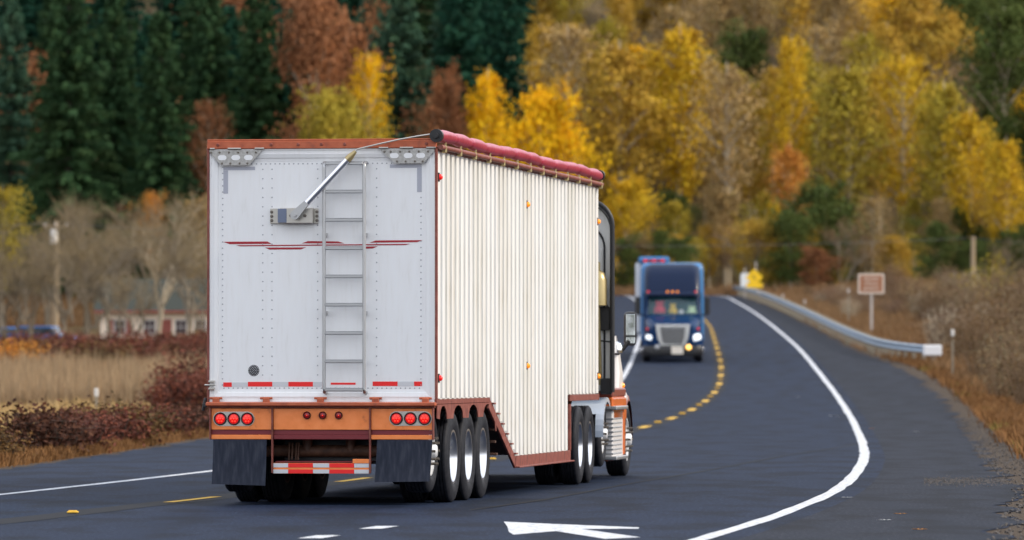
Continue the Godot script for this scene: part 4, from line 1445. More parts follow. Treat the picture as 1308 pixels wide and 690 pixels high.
	for k in 5:
		b = MB.new()
		b.box(Vector3(0, 0.8 + k * 0.135, 0.045), Vector3(0.8 + 0.03 * k, 0.045, 0.03), 0.01)
		part(gr, "grille_bar", b, M.aluminium)
	# bumper
	b = MB.new()
	b.loft([ring_xz(2.1, 0.08, -0.7, 0.25, 0.24), ring_xz(2.3, 0.12, -0.8, 0.3, 0.34), ring_xz(2.36, 0.12, -0.8, 0.3, 0.55), ring_xz(2.3, 0.06, -0.8, 0.3, 0.66)])
	part(t, "bumper", b, M.black_trim)
	b = MB.new()
	b.box(Vector3(0, 0.45, 0.115), Vector3(1.1, 0.12, 0.03), 0.01)
	part(t, "bumper_intake", b, M.sign_black)
	b = MB.new()
	b.box(Vector3(0.17, 0.47, 0.145), Vector3(0.46, 0.3, 0.02), 0.01)
	part(t, "front_plate", b, M.plate_cream)
	# lamps
	for s in [-1.0, 1.0]:
		b = MB.new()
		b.loft([ring_xy(0.36, -0.13, 0.13, 0.08, 0.0), ring_xy(0.34, -0.12, 0.12, 0.08, 0.05), ring_xy(0.22, -0.06, 0.07, 0.05, 0.09)])
		var o := part(t, "headlight", b, M.headlamp)
		o.position = Vector3(s * 0.93, 0.98, -0.16)
		o.rotation.y = s * 0.3
		o.rotation.z = s * 0.25
		if s < 0: o.scale = Vector3(0.75, 0.75, 1)
		b = MB.new()
		b.lathe([Vector2(0.0, 0.05), Vector2(0.08, 0.04), Vector2(0.1, 0.0)], 14, Transform3D(Basis(Vector3.RIGHT, PI / 2), Vector3(s * 0.62, 0.6, 0.12)))
		if s > 0: part(t, "fog_light", b, M.fog_lamp)
		else: part(t, "fog_light", b, M.aluminium)
		b = MB.new()
		b.loft([ring_xy(0.28, -0.05, 0.05, 0.04, 0.0), ring_xy(0.2, -0.03, 0.03, 0.02, 0.05)])
		o = part(t, "turn_light", b, M.lens_red)
		o.position = Vector3(s * 0.93, 1.32, -0.38)
		o.rotation.y = s * 0.6
		# mirrors
		var mr := holder(t, "wing_mirror", Vector3(s * 1.2, 2.0, -1.75))
		b = MB.new()
		b.tube([Vector3(-s * 0.1, -0.15, 0), Vector3(s * 0.1, -0.1, 0.02), Vector3(s * 0.16, 0.05, 0.02)], 0.035, 8)
		part(mr, "arm", b, M.black_trim)
		b = MB.new()
		b.loft([ring_xy(0.2, -0.1, 0.6, 0.06, 0.05), ring_xy(0.24, -0.12, 0.62, 0.08, -0.03), ring_xy(0.18, -0.06, 0.56, 0.06, -0.1)])
		var hd := part(mr, "housing", b, M.black_trim)
		hd.position.x = s * 0.17
	# wheels and chassis
	var fw := wheel_meshes(0.51, 0.3, false)
	for s in [-1.0, 1.0]:
		put_wheel(t, fw, Vector3(s * 1.03, 0.51, -1.0), s, M.polished)
		for z in [-5.6, -6.9]: put_wheel(t, fw, Vector3(s * 1.03, 0.51, z), s, M.polished)
		b = MB.new()
		var rr := []
		for k in 9:
			var an := PI * k / 8.0
			var c := Vector3(0, 0.55 + sin(an) * 0.62, -1.0 + cos(an) * 0.66)
			rr.append([c + Vector3(s * 0.8, 0, 0), c + Vector3(s * 1.15, 0, 0), c + Vector3(s * 1.2, -0.03, 0)])
		b.loft(rr, false, false)
		part(t, "front_fender", b, M.blue_paint)
	b = MB.new()
	for s in [-1, 1]: b.box(Vector3(s * 0.42, 0.9, -4.2), Vector3(0.1, 0.28, 7.0), 0.01)
	part(t, "chassis", b, M.dark_steel)
	for e in [["plush_toy", "red plush toy on the blue truck's dashboard", "toy_red", -0.5, 0.5, 0.5], ["plush_toy", "round yellow plush toy at the middle of the blue truck's dashboard", "toy_yellow", 0.02, 0.36, 0.4], ["plush_toy", "small white trinket on the blue truck's dashboard", "toy_white", 0.35, 0.24, 0.16], ["plush_toy", "pale green cushion behind the blue truck's windscreen", "toy_pale", 0.78, 0.46, 0.3]]:
		plush(e[0], e[1], M[e[2]], t.transform * Vector3(e[3], 1.93, -1.82), e[4], e[5])
	# its trailer, following round the bend
	var tr := thing("box_trailer", "silver box trailer with red lamps showing above the blue truck's roof", "trailer", base + Vector3(-0.1, -0.02, -5.9), deg_to_rad(-2.0))
	b = MB.new()
	b.box(Vector3(0, 2.62, -6.6), Vector3(2.5, 2.85, 13.2), 0.05)
	part(tr, "body", b, M.van_white)
	b = MB.new()
	b.box(Vector3(-0.5, 4.12, 0.28), Vector3(0.9, 0.1, 0.03), 0.01)
	part(tr, "front_band", b, M.lens_dark_red)
	b = MB.new()
	b.box(Vector3(-0.5, 4.14, 0.02), Vector3(1.25, 0.3, 0.5), 0.08)
	part(tr, "cooling_unit", b, M.light_blue_paint)
	for x in [-0.85, -0.5, -0.15]:
		b = MB.new()
		b.lathe([Vector2(0.0, 0.05), Vector2(0.06, 0.04), Vector2(0.07, 0.0)], 10, Transform3D(Basis(Vector3.RIGHT, PI / 2), Vector3(x, 4.12, 0.29)))
		part(tr, "marker_light", b, M.lens_red)
	for s in [-1.0, 1.0]:
		for z in [-10.9, -12.1]: put_wheel(tr, fw, Vector3(s * 1.05, 0.51, z), s, M.polished)
		b = MB.new()
		b.box(Vector3(s * 0.9, 0.75, -3.2), Vector3(0.1, 0.9, 0.1), 0.01)
		b.box(Vector3(s * 0.9, 0.3, -3.2), Vector3(0.25, 0.03, 0.25), 0.01)
		part(tr, "landing_leg", b, M.dark_steel)

# ---------------------------------------------------------------- roadside furniture and the house
func up_at(py: float, d: float) -> float:
	return EYE + (468.0 - py) * d / 7500.0

func across(px: float, d: float) -> float:
	return (px - 654.0) * d / 7500.0

func sign_panel(b: MB, w: float, h: float, r: float, z: float, thick := 0.02) -> void:
	b.prism(rrect(w, h, r), thick, Transform3D(Basis(), Vector3(0, 0, z)))

func roadside() -> void:
	guard_rail()
	var b: MB
	# brown board on one post
	var d := 290.0
	var x := across(1113, d)
	var g := ground(x, d)
	var t := thing("road_sign", "brown rectangular sign with pale lettering on a single post above the guardrail", "sign", Vector3(x, g, -d))
	var y0 := up_at(375.5, d) - g
	var y1 := up_at(349.5, d) - g
	b = MB.new()
	b.box(Vector3(0.02, (y1 - 0.2) / 2, -0.05), Vector3(0.12, y1 - 0.2, 0.09), 0.01)
	part(t, "post", b, M.sign_post)
	b = MB.new()
	sign_panel(b, 1.3, y1 - y0, 0.08, 0.02)
	var p := part(t, "panel", b, M.sign_pale)
	p.position.y = (y0 + y1) / 2
	b = MB.new()
	sign_panel(b, 1.1, y1 - y0 - 0.2, 0.04, 0.026, 0.01)
	part(p, "field", b, M.sign_brown)
	# three rows of pale characters, too blurred in the photograph to read
	rng.seed = 3
	b = MB.new()
	for row in [[0.235, 0.76, 7], [0.0, 0.72, 6], [-0.235, 0.78, 7]]:
		for k in row[2]:
			var cw: float = row[1] / row[2]
			var cx: float = -row[1] / 2 + cw * (k + 0.5)
			b.box(Vector3(cx - cw * 0.22, row[0], 0.03), Vector3(0.026, 0.15, 0.006))
			b.box(Vector3(cx + cw * 0.18, row[0] + rng.randf_range(-0.02, 0.02), 0.03), Vector3(0.024, 0.12, 0.006))
			b.box(Vector3(cx, row[0] + [0.062, 0.0, -0.062][rng.randi() % 3], 0.031), Vector3(cw * 0.55, 0.026, 0.006))
	part(p, "lettering", b, M.sign_pale)
	# yellow warning diamond with a plaque, and a white sign beside it
	d = 428.0
	x = across(963.5, d)
	g = ground(x, d)
	t = thing("warning_sign", "yellow diamond warning sign with a small plaque under it at the bend", "sign", Vector3(x, g, -d))
	b = MB.new()
	b.box(Vector3(0.12, 1.4, -0.06), Vector3(0.1, 2.8, 0.08), 0.01)
	part(t, "post", b, M.sign_post)
	b = MB.new()
	sign_panel(b, 0.92, 0.92, 0.06, 0.02)
	p = part(t, "diamond", b, M.sign_yellow)
	p.position.y = up_at(354.5, d) - g
	p.rotation.z = PI / 4
	b = MB.new()
	b.prism(PackedVector2Array([Vector2(-0.06, -0.22), Vector2(0.06, -0.22), Vector2(0.06, 0.04), Vector2(0.15, 0.04), Vector2(0.0, 0.24), Vector2(-0.15, 0.04), Vector2(-0.06, 0.04)]), 0.004, Transform3D(Basis(Vector3.BACK, -PI / 4 + 0.5), Vector3(0, 0, 0.0245)))
	part(p, "curve_arrow", b, mat("sign_dark_yellow", 0.45, 0.26, 0.01, 0.5))
	b = MB.new()
	sign_panel(b, 1.2, 0.36, 0.04, 0.03)
	p = part(t, "plaque", b, M.sign_yellow)
	p.position = Vector3(0.02, up_at(364.5, d) - g, 0.0)
	d = 436.0
	x = across(951.5, d)
	g = ground(x, d)
	t = thing("road_sign", "plain white sign beside the yellow diamond sign", "sign", Vector3(x, g, -d))
	b = MB.new()
	b.box(Vector3(0, 1.2, -0.05), Vector3(0.09, 2.4, 0.07), 0.01)
	part(t, "post", b, M.sign_post)
	b = MB.new()
	sign_panel(b, 0.62, 1.0, 0.08, 0.02)
	p = part(t, "panel", b, M.sign_white)
	p.position.y = up_at(357.5, d) - g
	# small signs over the crest, left of the blue truck
	d = 508.0
	for e in [[787.5, 360.0, 0.5, 0.75, "sign_white", "small white sign over the crest right of the trailer"], [804, 358.0, 0.95, 0.5, "sign_green", "small green sign over the crest left of the blue truck"]]:
		x = across(e[0], d)
		g = ground(x, d)
		t = thing("road_sign", e[5], "sign", Vector3(x, g, -d))
		b = MB.new()
		b.box(Vector3(0, (up_at(e[1], d) - g) / 2, -0.05), Vector3(0.22, up_at(e[1], d) - g, 0.07), 0.01)
		part(t, "post", b, M.sign_white)
		b = MB.new()
		sign_panel(b, e[2], e[3], 0.05, 0.02)
		p = part(t, "panel", b, M[e[4]])
		p.position.y = up_at(e[1], d) - g
	# delineator posts
	for e in [[1217, 421, 206.0, "slim white marker post standing past the guardrail's end"], [1084, 369, 320.0, "white marker post left of the brown sign"], [1028, 383, 352.0, "white marker post behind the middle of the guardrail"], [1000, 376, 372.0, "white marker post behind the far guardrail, right of another"], [969, 371, 405.0, "white marker post beside the yellow sign's foot"], [123, 496, 160.0, "short white marker post in the straw field"]]:
		d = e[2]
		x = across(e[0], d)
		g = ground(x, d)
		t = thing("marker_post", e[3], "marker post", Vector3(x, g, -d), 0.0, "white marker posts")
		var h := maxf(up_at(e[1], d) - g, 0.9)
		b = MB.new()
		b.box(Vector3(0, h * 0.4, 0), Vector3(0.07, h * 0.8, 0.04), 0.01)
		part(t, "post", b, M.post_wood)
		b = MB.new()
		b.box(Vector3(0, h - 0.12, 0.01), Vector3(0.12, 0.24, 0.05), 0.02)
		part(t, "reflector", b, M.house_trim if d < 210 else M.sign_post)
	# utility poles and wires
	var tops := []
	for e in [[1243, 302, 440.0, "bare wooden utility pole above the thicket on the right"], [71, 283, 384.0, "wooden utility pole with a pale transformer among bare trees on the left"]]:
		d = e[2]
		x = across(e[0], d)
		g = ground(x, d)
		var top := up_at(e[1], d)
		t = thing("utility_pole", e[3], "utility pole", Vector3(x, g, -d))
		b = MB.new()
		b.tube([Vector3(0, -0.3, 0), Vector3(0.03, top - g, 0)], [0.2, 0.15], 12)
		part(t, "pole", b, M.pole_wood)
		tops.append(Vector3(x, top - 0.1, -d + 0.16))
		if e[0] > 500: continue
		b = MB.new()
		b.box(Vector3(0, top - g - 0.35, 0.16), Vector3(1.7, 0.12, 0.1), 0.01)
		part(t, "crossarm", b, M.pole_wood)
		for s in [-0.7, 0.0, 0.7]:
			b = MB.new()
			b.lathe([Vector2(0.0, 0.2), Vector2(0.04, 0.18), Vector2(0.06, 0.1), Vector2(0.03, 0.0)], 8, Transform3D(Basis(), Vector3(s, top - g - 0.3, 0.16)))
			part(t, "insulator", b, M.house_trim)
		if e[0] < 500:
			b = MB.new()
			b.lathe([Vector2(0.0, 1.0), Vector2(0.2, 0.97), Vector2(0.24, 0.9), Vector2(0.24, 0.05), Vector2(0.0, 0.0)], 16, Transform3D(Basis(), Vector3(-0.1, top - g - 1.5, 0.42)))
			part(t, "transformer", b, M.house_trim)
	var far_left := Vector3(-62, tops[1].y - 0.5, -372)
	var far_right := Vector3(62, tops[0].y - 2.0, -425)
	var spans := [[far_left, tops[1], "sagging wire left of the transformer pole"], [tops[1], tops[0], "long sagging wire between the two utility poles"], [tops[0], far_right, "sagging wire right of the bare utility pole"]]
	for s in spans:
		b = MB.new()
		var path := []
		for i in 25:
			var u := i / 24.0
			var q: Vector3 = s[0].lerp(s[1], u)
			q.y -= 4.0 * u * (1 - u) * 0.012 * s[0].distance_to(s[1])
			path.append(q)
		b.tube(path, 0.014, 5)
		tag(part(self, "power_line", b, M.wire), s[2], "wire", "power lines across the hillside")
	house()
	for e in [[26.0, 366.0, 0.5, "blue car parked among bare trees, the left one of two"], [55.0, 362.0, -0.25, "blue car parked among bare trees beside the cream house, the right one of two"]]:
		parked_car(across(e[0], e[1]), e[1], e[2], e[3])

func guard_rail() -> void:
	var pts := [Vector2(226, 16.15), Vector2(233, 15.3), Vector2(241, 14.95), Vector2(254, 15.0), Vector2(276, 15.3), Vector2(324, 16.2), Vector2(388, 17.2), Vector2(430, 17.55), Vector2(462, 17.4)]
	var t := thing("guardrail", "long galvanised guardrail with pale posts along the right shoulder", "guardrail", Vector3(16.15, rise(226), -226))
	var o := -t.position
	var prof := [Vector2(0.0, 0.0), Vector2(0.045, 0.02), Vector2(0.08, 0.045), Vector2(0.08, 0.085), Vector2(0.02, 0.13), Vector2(0.0, 0.155), Vector2(0.02, 0.18), Vector2(0.08, 0.225), Vector2(0.08, 0.265), Vector2(0.045, 0.29), Vector2(0.0, 0.31)]
	var d := 226.5
	while d < 462:
		var e := minf(d + 3.81, 462.0)
		var b := MB.new()
		var rings := []
		for q in [d, (d + e) / 2, e]:
			var ring := []
			for k in prof: ring.append(o + Vector3(along(pts, q) - k.x, rise(q) + 0.44 + k.y, -q))
			rings.append(ring)
		b.loft(rings, false, false)
		part(t, "rail_panel", b, M.galvanised)
		for q in [d + 0.2, d + 2.1]:
			if q > 460: continue
			b = MB.new()
			var x := along(pts, q)
			b.box(o + Vector3(x + 0.22, rise(q) + 0.34, -q), Vector3(0.16, 0.82, 0.2), 0.015)
			b.box(o + Vector3(x + 0.07, rise(q) + 0.58, -q), Vector3(0.14, 0.32, 0.16), 0.01)
			part(t, "post", b, M.post_wood)
		d = e
	var b := MB.new()
	var q := 226.1
	b.box(o + Vector3(along(pts, q) + 0.05, rise(q) + 0.58, -q), Vector3(0.75, 0.42, 0.16), 0.04, Basis(Vector3.UP, 0.25))
	part(t, "end_terminal", b, M.rail_end)

func house() -> void:
	var d := 372.0
	var x0 := across(128, d)
	var x1 := across(345, d)
	var g := ground((x0 + x1) / 2, d) - 0.15
	var t := thing("house", "low cream house with a dark roof behind bare trees left of the trailer", "house", Vector3((x0 + x1) / 2, g, -d))
	var w := x1 - x0
	var wh := up_at(394, d) - g
	var b := MB.new()
	b.box(Vector3(0, wh / 2, -3.5), Vector3(w, wh, 7.0), 0.01)
	part(t, "wall", b, M.house_wall)
	var rt := up_at(355, d) - g
	b = MB.new()
	var sec := PackedVector2Array([Vector2(0.55, wh - 0.12), Vector2(-3.5, rt), Vector2(-7.55, wh - 0.12), Vector2(-7.55, wh - 0.28), Vector2(-3.5, rt - 0.16), Vector2(0.55, wh - 0.28)])
	b.prism(sec, w + 0.8, Transform3D(Basis(Vector3(0, 0, 1), Vector3.UP, Vector3(-1, 0, 0)), Vector3(-w / 2 - 0.4, 0, 0)))
	part(t, "roof", b, M.house_roof)
	b = MB.new()
	b.box(Vector3(0, wh - 0.22, 0.57), Vector3(w + 0.8, 0.14, 0.04), 0.01)
	part(t, "fascia", b, M.house_shutter)
	b = MB.new()
	b.box(Vector3(w * 0.28, rt + 0.1, -3.5), Vector3(w * 0.3, 0.16, 0.5), 0.03)
	part(t, "ridge_vent", b, M.house_trim)
	for px in [153, 191, 231, 256, 290, 322]:
		var wx := across(px, d) - (x0 + x1) / 2
		b = MB.new()
		b.box(Vector3(wx, wh * 0.56, 0.02), Vector3(0.78, 0.96, 0.05), 0.01)
		var win := part(t, "window", b, M.house_trim)
		for k in 4:
			b = MB.new()
			b.box(Vector3(wx + (-0.17 if k % 2 == 0 else 0.17), wh * 0.56 + (0.22 if k < 2 else -0.22), 0.045), Vector3(0.3, 0.4, 0.012))
			part(win, "pane", b, M.house_window)
		for s in ([-1, 1] if px == 153 else []):
			b = MB.new()
			b.box(Vector3(wx + s * 0.55, wh * 0.56, 0.02), Vector3(0.28, 0.98, 0.04), 0.01)
			part(win, "shutter", b, M.house_shutter)
	b = MB.new()
	b.box(Vector3(across(210, d) - (x0 + x1) / 2, 1.0, 0.02), Vector3(0.9, 2.0, 0.05), 0.01)
	var dr := part(t, "door", b, M.house_shutter)
	b = MB.new()
	b.box(Vector3(across(210, d) - (x0 + x1) / 2 + 0.35, 1.0, 0.06), Vector3(0.05, 0.12, 0.06), 0.01)
	part(dr, "handle", b, M.plated)

func parked_car(x: float, d: float, turn: float, label: String) -> void:
	var g := ground(x, d)
	var t := thing("parked_car", label, "car", Vector3(x, g, -d), turn, "blue cars by the cream house")
	var b := MB.new()
	var body := PackedVector2Array([Vector2(-2.1, 0.35), Vector2(2.1, 0.35), Vector2(2.15, 0.7), Vector2(1.95, 0.95), Vector2(1.0, 1.02), Vector2(-1.9, 1.05), Vector2(-2.1, 0.9)])
	b.prism(body, 1.7, Transform3D(Basis(), Vector3(0, 0, 0.85)))
	part(t, "body", b, M.car_blue)
	b = MB.new()
	b.loft([ring_xz(2.9, 0.8, -0.8, 0.1, 1.0), ring_xz(2.2, 0.7, -0.7, 0.15, 1.45)])
	var c := part(t, "window_band", b, M.car_glass)
	c.position.x = -0.3
	b = MB.new()
	b.loft([ring_xz(2.25, 0.72, -0.72, 0.15, 1.45), ring_xz(2.1, 0.68, -0.68, 0.2, 1.52)])
	c = part(t, "roof", b, M.car_blue)
	c.position.x = -0.3
	var ws := wheel_meshes(0.33, 0.2, false)
	for e in [[-1.3, 1], [1.35, 1], [-1.3, -1], [1.35, -1]]:
		var w := holder(t, "wheel", Vector3(e[0], 0.33, e[1] * 0.78))
		w.rotation.y = -PI / 2 * e[1]
		part(w, "tyre", ws[0], M.rubber)
		part(w, "rim", ws[1], M.aluminium)
	for s in [-0.6, 0.6]:
		b = MB.new()
		b.box(Vector3(2.1, 0.75, s), Vector3(0.08, 0.14, 0.32), 0.03)
		part(t, "headlight", b, M.house_trim)

# ---------------------------------------------------------------- trees
func leaf_at(b: MB, c: Vector3, s: float) -> void:
	var u := Vector3(rng.randfn(), rng.randfn(), rng.randfn()).normalized()
	var w := u.cross(Vector3(rng.randfn(), rng.randfn(), rng.randfn())).normalized()
	u *= s * rng.randf_range(0.6, 1.25)
	w *= s * rng.randf_range(0.4, 0.8)
	b.leaf(c - u, c + w, c + u, c - w)

func shade_of(k: float, hue: float) -> Color:
	return Color(k * (1.0 + hue), k, k * (1.0 - hue))

func broadleaf(sd: int, H: float, R: float, base: float, limbs: int, leaves: int, size: float, slim := 0.0) -> Array:
	rng.seed = sd
	var tr := MB.new()
	var cr := MB.new()
	cr.colored = true
	var bend := Vector3(rng.randf_range(-1, 1), 0, rng.randf_range(-1, 1)) * 0.05 * H
	var axis := func(u: float) -> Vector3: return Vector3(0, H * u, 0) + bend * sin(u * 2.6) * u
	var path := []
	var rad := []
	for i in 8:
		var u := i / 7.0
		path.append(axis.call(u * 0.97))
		rad.append(H * 0.0155 * (1.12 - u) + 0.012)
	tr.tube(path, rad, 7)
	var per := maxi(1, leaves / (limbs * 4))
	for i in limbs:
		var u := base + (0.97 - base) * (i + rng.randf()) / limbs
		var from: Vector3 = axis.call(u * 0.93)
		var az := i * 2.4 + rng.randf_range(-0.5, 0.5)
		var v := (u - base) / (1.0 - base)
		var reach := R * (sin(PI * clampf(v * 0.86 + 0.16, 0, 1)) * 0.85 + 0.2) * rng.randf_range(0.6, 1.12)
		var tilt := lerpf(0.55, 1.3, v) + slim * 0.5
		var dir := Vector3(cos(az) * cos(tilt), sin(tilt), sin(az) * cos(tilt))
		var to := from + Vector3(cos(az), 0, sin(az)) * reach + Vector3.UP * reach * tan(minf(tilt, 0.95)) * 0.7
		var mid := from.lerp(to, 0.5) + dir * reach * 0.12
		tr.tube([from, mid, to], [H * 0.0045 + 0.02, H * 0.003 + 0.012, 0.01], 4, false)
		for k in 4:
			var q := from.lerp(to, 0.45 + 0.19 * k) + Vector3(rng.randfn(), rng.randfn() * 0.8, rng.randfn()) * reach * 0.2
			if k < 3: tr.tube([from.lerp(to, 0.35 + 0.15 * k), q], [0.018, 0.006], 3, false)
			var tone := rng.randf_range(0.62, 1.2)
			var hue := rng.randf_range(-0.07, 0.1)
			var cl := reach * rng.randf_range(0.22, 0.4) + 0.16
			var cut := rng.randf_range(0.25, 1.0)
			for j in int(per * (0.55 + cut)):
				var off := Vector3(rng.randfn(), rng.randfn() * (0.7 + slim), rng.randfn()) * cl * 0.62
				cr.tint = shade_of(tone * rng.randf_range(0.75, 1.2), hue + rng.randf_range(-0.04, 0.04))
				leaf_at(cr, q + off, size)
	return [tr.commit(), cr.commit()]

func fir(sd: int, H: float, R: float) -> Array:
	rng.seed = sd
	var tr := MB.new()
	var cr := MB.new()
	cr.colored = true
	tr.tube([Vector3(0, -0.3, 0), Vector3(0.05, H * 0.5, 0.03), Vector3(0, H, 0)], [H * 0.014, H * 0.009, 0.015], 7)
	var y := H * 0.06
	while y < H * 0.985:
		var v := y / H
		var reach := R * pow(1.0 - v, 0.8) * rng.randf_range(0.8, 1.1) + 0.1
		var nb := 7 if v < 0.75 else 5
		for i in nb:
			var az := TAU * i / nb + rng.randf_range(-0.35, 0.35) + y
			var r := reach * rng.randf_range(0.62, 1.15)
			var out := Vector3(cos(az), 0, sin(az))
			var droop := lerpf(0.42, -0.35, v)
			var tone := rng.randf_range(0.45, 1.35)
			var hue := rng.randf_range(-0.06, 0.14)
			var last := Vector3(0, y, 0)
			var n := int(8 + r * 8.0)
			tr.tube([last, last + out * r * 0.9 + Vector3.DOWN * droop * r * 0.6], [0.03, 0.006], 3, false)
			for k in n:
				var s := (k + rng.randf()) / n
				var p := Vector3(0, y, 0) + out * r * s + Vector3.DOWN * droop * r * s * s * 1.1 + Vector3(rng.randfn(), 0, rng.randfn()) * 0.05
				var lat := out.cross(Vector3.UP) * rng.randf_range(-1, 1)
				var spray := (out * 0.6 + lat + Vector3.DOWN * rng.randf_range(0.1, 0.65)).normalized() * rng.randf_range(0.35, 0.8) * (0.6 + 0.5 * (1 - s))
				var wd := spray.cross(Vector3(rng.randfn() * 0.5, 1, rng.randfn() * 0.5)).normalized() * rng.randf_range(0.1, 0.2)
				cr.tint = shade_of(tone * rng.randf_range(0.7, 1.25), hue)
				cr.leaf(p, p + spray * 0.5 + wd, p + spray, p + spray * 0.5 - wd)
				cr.leaf(p + Vector3.UP * 0.1, p + spray * 0.4 + Vector3.DOWN * 0.24, p + spray * 0.9 + Vector3.DOWN * 0.2, p + spray * 0.5 + Vector3.UP * 0.12)
		y += rng.randf_range(0.3, 0.55) * (H / 16.0)
	return [tr.commit(), cr.commit()]

func twigs(tr: MB, cr: MB, from: Vector3, dir: Vector3, len: float, r: float, depth: int) -> void:
	var to := from + dir * len
	var mid := from.lerp(to, 0.5) + Vector3(rng.randfn(), rng.randfn(), rng.randfn()) * len * 0.05
	tr.tube([from, mid, to], [r, r * 0.8, r * 0.62], 5 if depth > 3 else 3, false)
	if depth == 0:
		cr.tint = shade_of(rng.randf_range(0.6, 1.2), rng.randf_range(-0.05, 0.08))
		for k in 5:
			var p := from.lerp(to, rng.randf())
			var e := p + (dir + Vector3(rng.randfn(), rng.randfn() + 0.3, rng.randfn()) * 0.6) * len * rng.randf_range(0.5, 1.0)
			cr.blade(p, p + dir.cross(e - p).normalized() * 0.02, e)
		return
	for k in (3 if depth > 1 else 4):
		var nd := (dir + Vector3(rng.randfn(), rng.randfn() * 0.5 + 0.25, rng.randfn()) * 0.5).normalized()
		twigs(tr, cr, from.lerp(to, rng.randf_range(0.45, 1.0)), nd, len * rng.randf_range(0.55, 0.8), r * 0.55, depth - 1)

func bare_tree(sd: int, H: float, trunks: int) -> Array:
	rng.seed = sd
	var tr := MB.new()
	var cr := MB.new()
	cr.colored = true
	for k in trunks:
		var dir := Vector3(rng.randf_range(-0.28, 0.28), 1, rng.randf_range(-0.28, 0.28)).normalized()
		twigs(tr, cr, Vector3(rng.randf_range(-0.3, 0.3), -0.2, rng.randf_range(-0.3, 0.3)), dir, H * rng.randf_range(0.32, 0.42), H * 0.014, 5 if trunks < 3 else 4)
	return [tr.commit(), cr.commit()]

func bush(sd: int, H: float, R: float, leaves: int, size: float, stems: int) -> Array:
	rng.seed = sd
	var tr := MB.new()
	var cr := MB.new()
	cr.colored = true
	for k in stems:
		var az := rng.randf() * TAU
		var r := R * sqrt(rng.randf()) * 0.75
		var p0 := Vector3(cos(az), 0, sin(az)) * r * 0.5 + Vector3(0, -0.05, 0)
		var h := H * rng.randf_range(0.55, 1.05) * (1.0 - 0.35 * r / R)
		var p1 := Vector3(cos(az), 0, sin(az)) * r + Vector3(0, h, 0)
		var p2 := p1 + Vector3(rng.randfn(), 0.1, rng.randfn()) * R * 0.22
		tr.tube([p0, p0.lerp(p1, 0.6), p1, p2], [0.014, 0.011, 0.008, 0.003], 3, false)
		var tone := rng.randf_range(0.45, 1.3)
		var hue := rng.randf_range(-0.16, 0.2)
		for j in leaves / stems:
			var s := pow(rng.randf(), 0.6)
			var q := (p0.lerp(p1, s) if rng.randf() < 0.75 else p1.lerp(p2, s)) + Vector3(rng.randfn(), rng.randfn(), rng.randfn()) * R * 0.13
			if q.y < 0.02: q.y = rng.randf() * 0.2
			cr.tint = shade_of(tone * rng.randf_range(0.6, 1.3), hue + rng.randf_range(-0.06, 0.06))
			leaf_at(cr, q, size)
	return [tr.commit(), cr.commit()]

func leaf_mat(called: String, r: float, g: float, b: float, through := 0.3) -> void:
	var m := mat(called, r, g, b, 0.75)
	m.vertex_color_use_as_albedo = true
	m.backlight_enabled = true
	m.backlight = Color(through, through, through)

func plant(called: String, label: String, category: String, meshes: Array, x: float, d: float, s: Vector3, bark: String, leaf: String, group: String, crown := "crown", stem := "trunk") -> Node3D:
	var t := thing(called, label, category, Vector3(x, ground(x, d) - 0.05, -d), rng.randf() * TAU, group)
	t.scale = s
	part(t, stem, meshes[0], M[bark])
	part(t, crown, meshes[1], M[leaf])
	return t

func strip(px: float) -> String:
	if px < -15: return "beyond the left picture edge"
	if px < 60: return "at the left picture edge"
	if px < 130: return "left of the white marker post"
	if px < 200: return "right of the white marker post"
	return "beside the trailer's tail"

func column(px: float) -> String:
	if px < -15: return "beyond the left picture edge"
	if px > 1325: return "beyond the right picture edge"
	if px < 130: return "near the left picture edge"
	if px < 262: return "above the cream house"
	if px < 410: return "above the trailer's left gusset"
	if px < 560: return "above the trailer's ladder"
	if px < 780: return "above the tarp roll"
	if px < 900: return "behind the blue truck"
	if px < 1010: return "above the yellow diamond sign"
	if px < 1130: return "above the brown sign"
	if px < 1243: return "left of the bare utility pole"
	return "right of the bare utility pole"

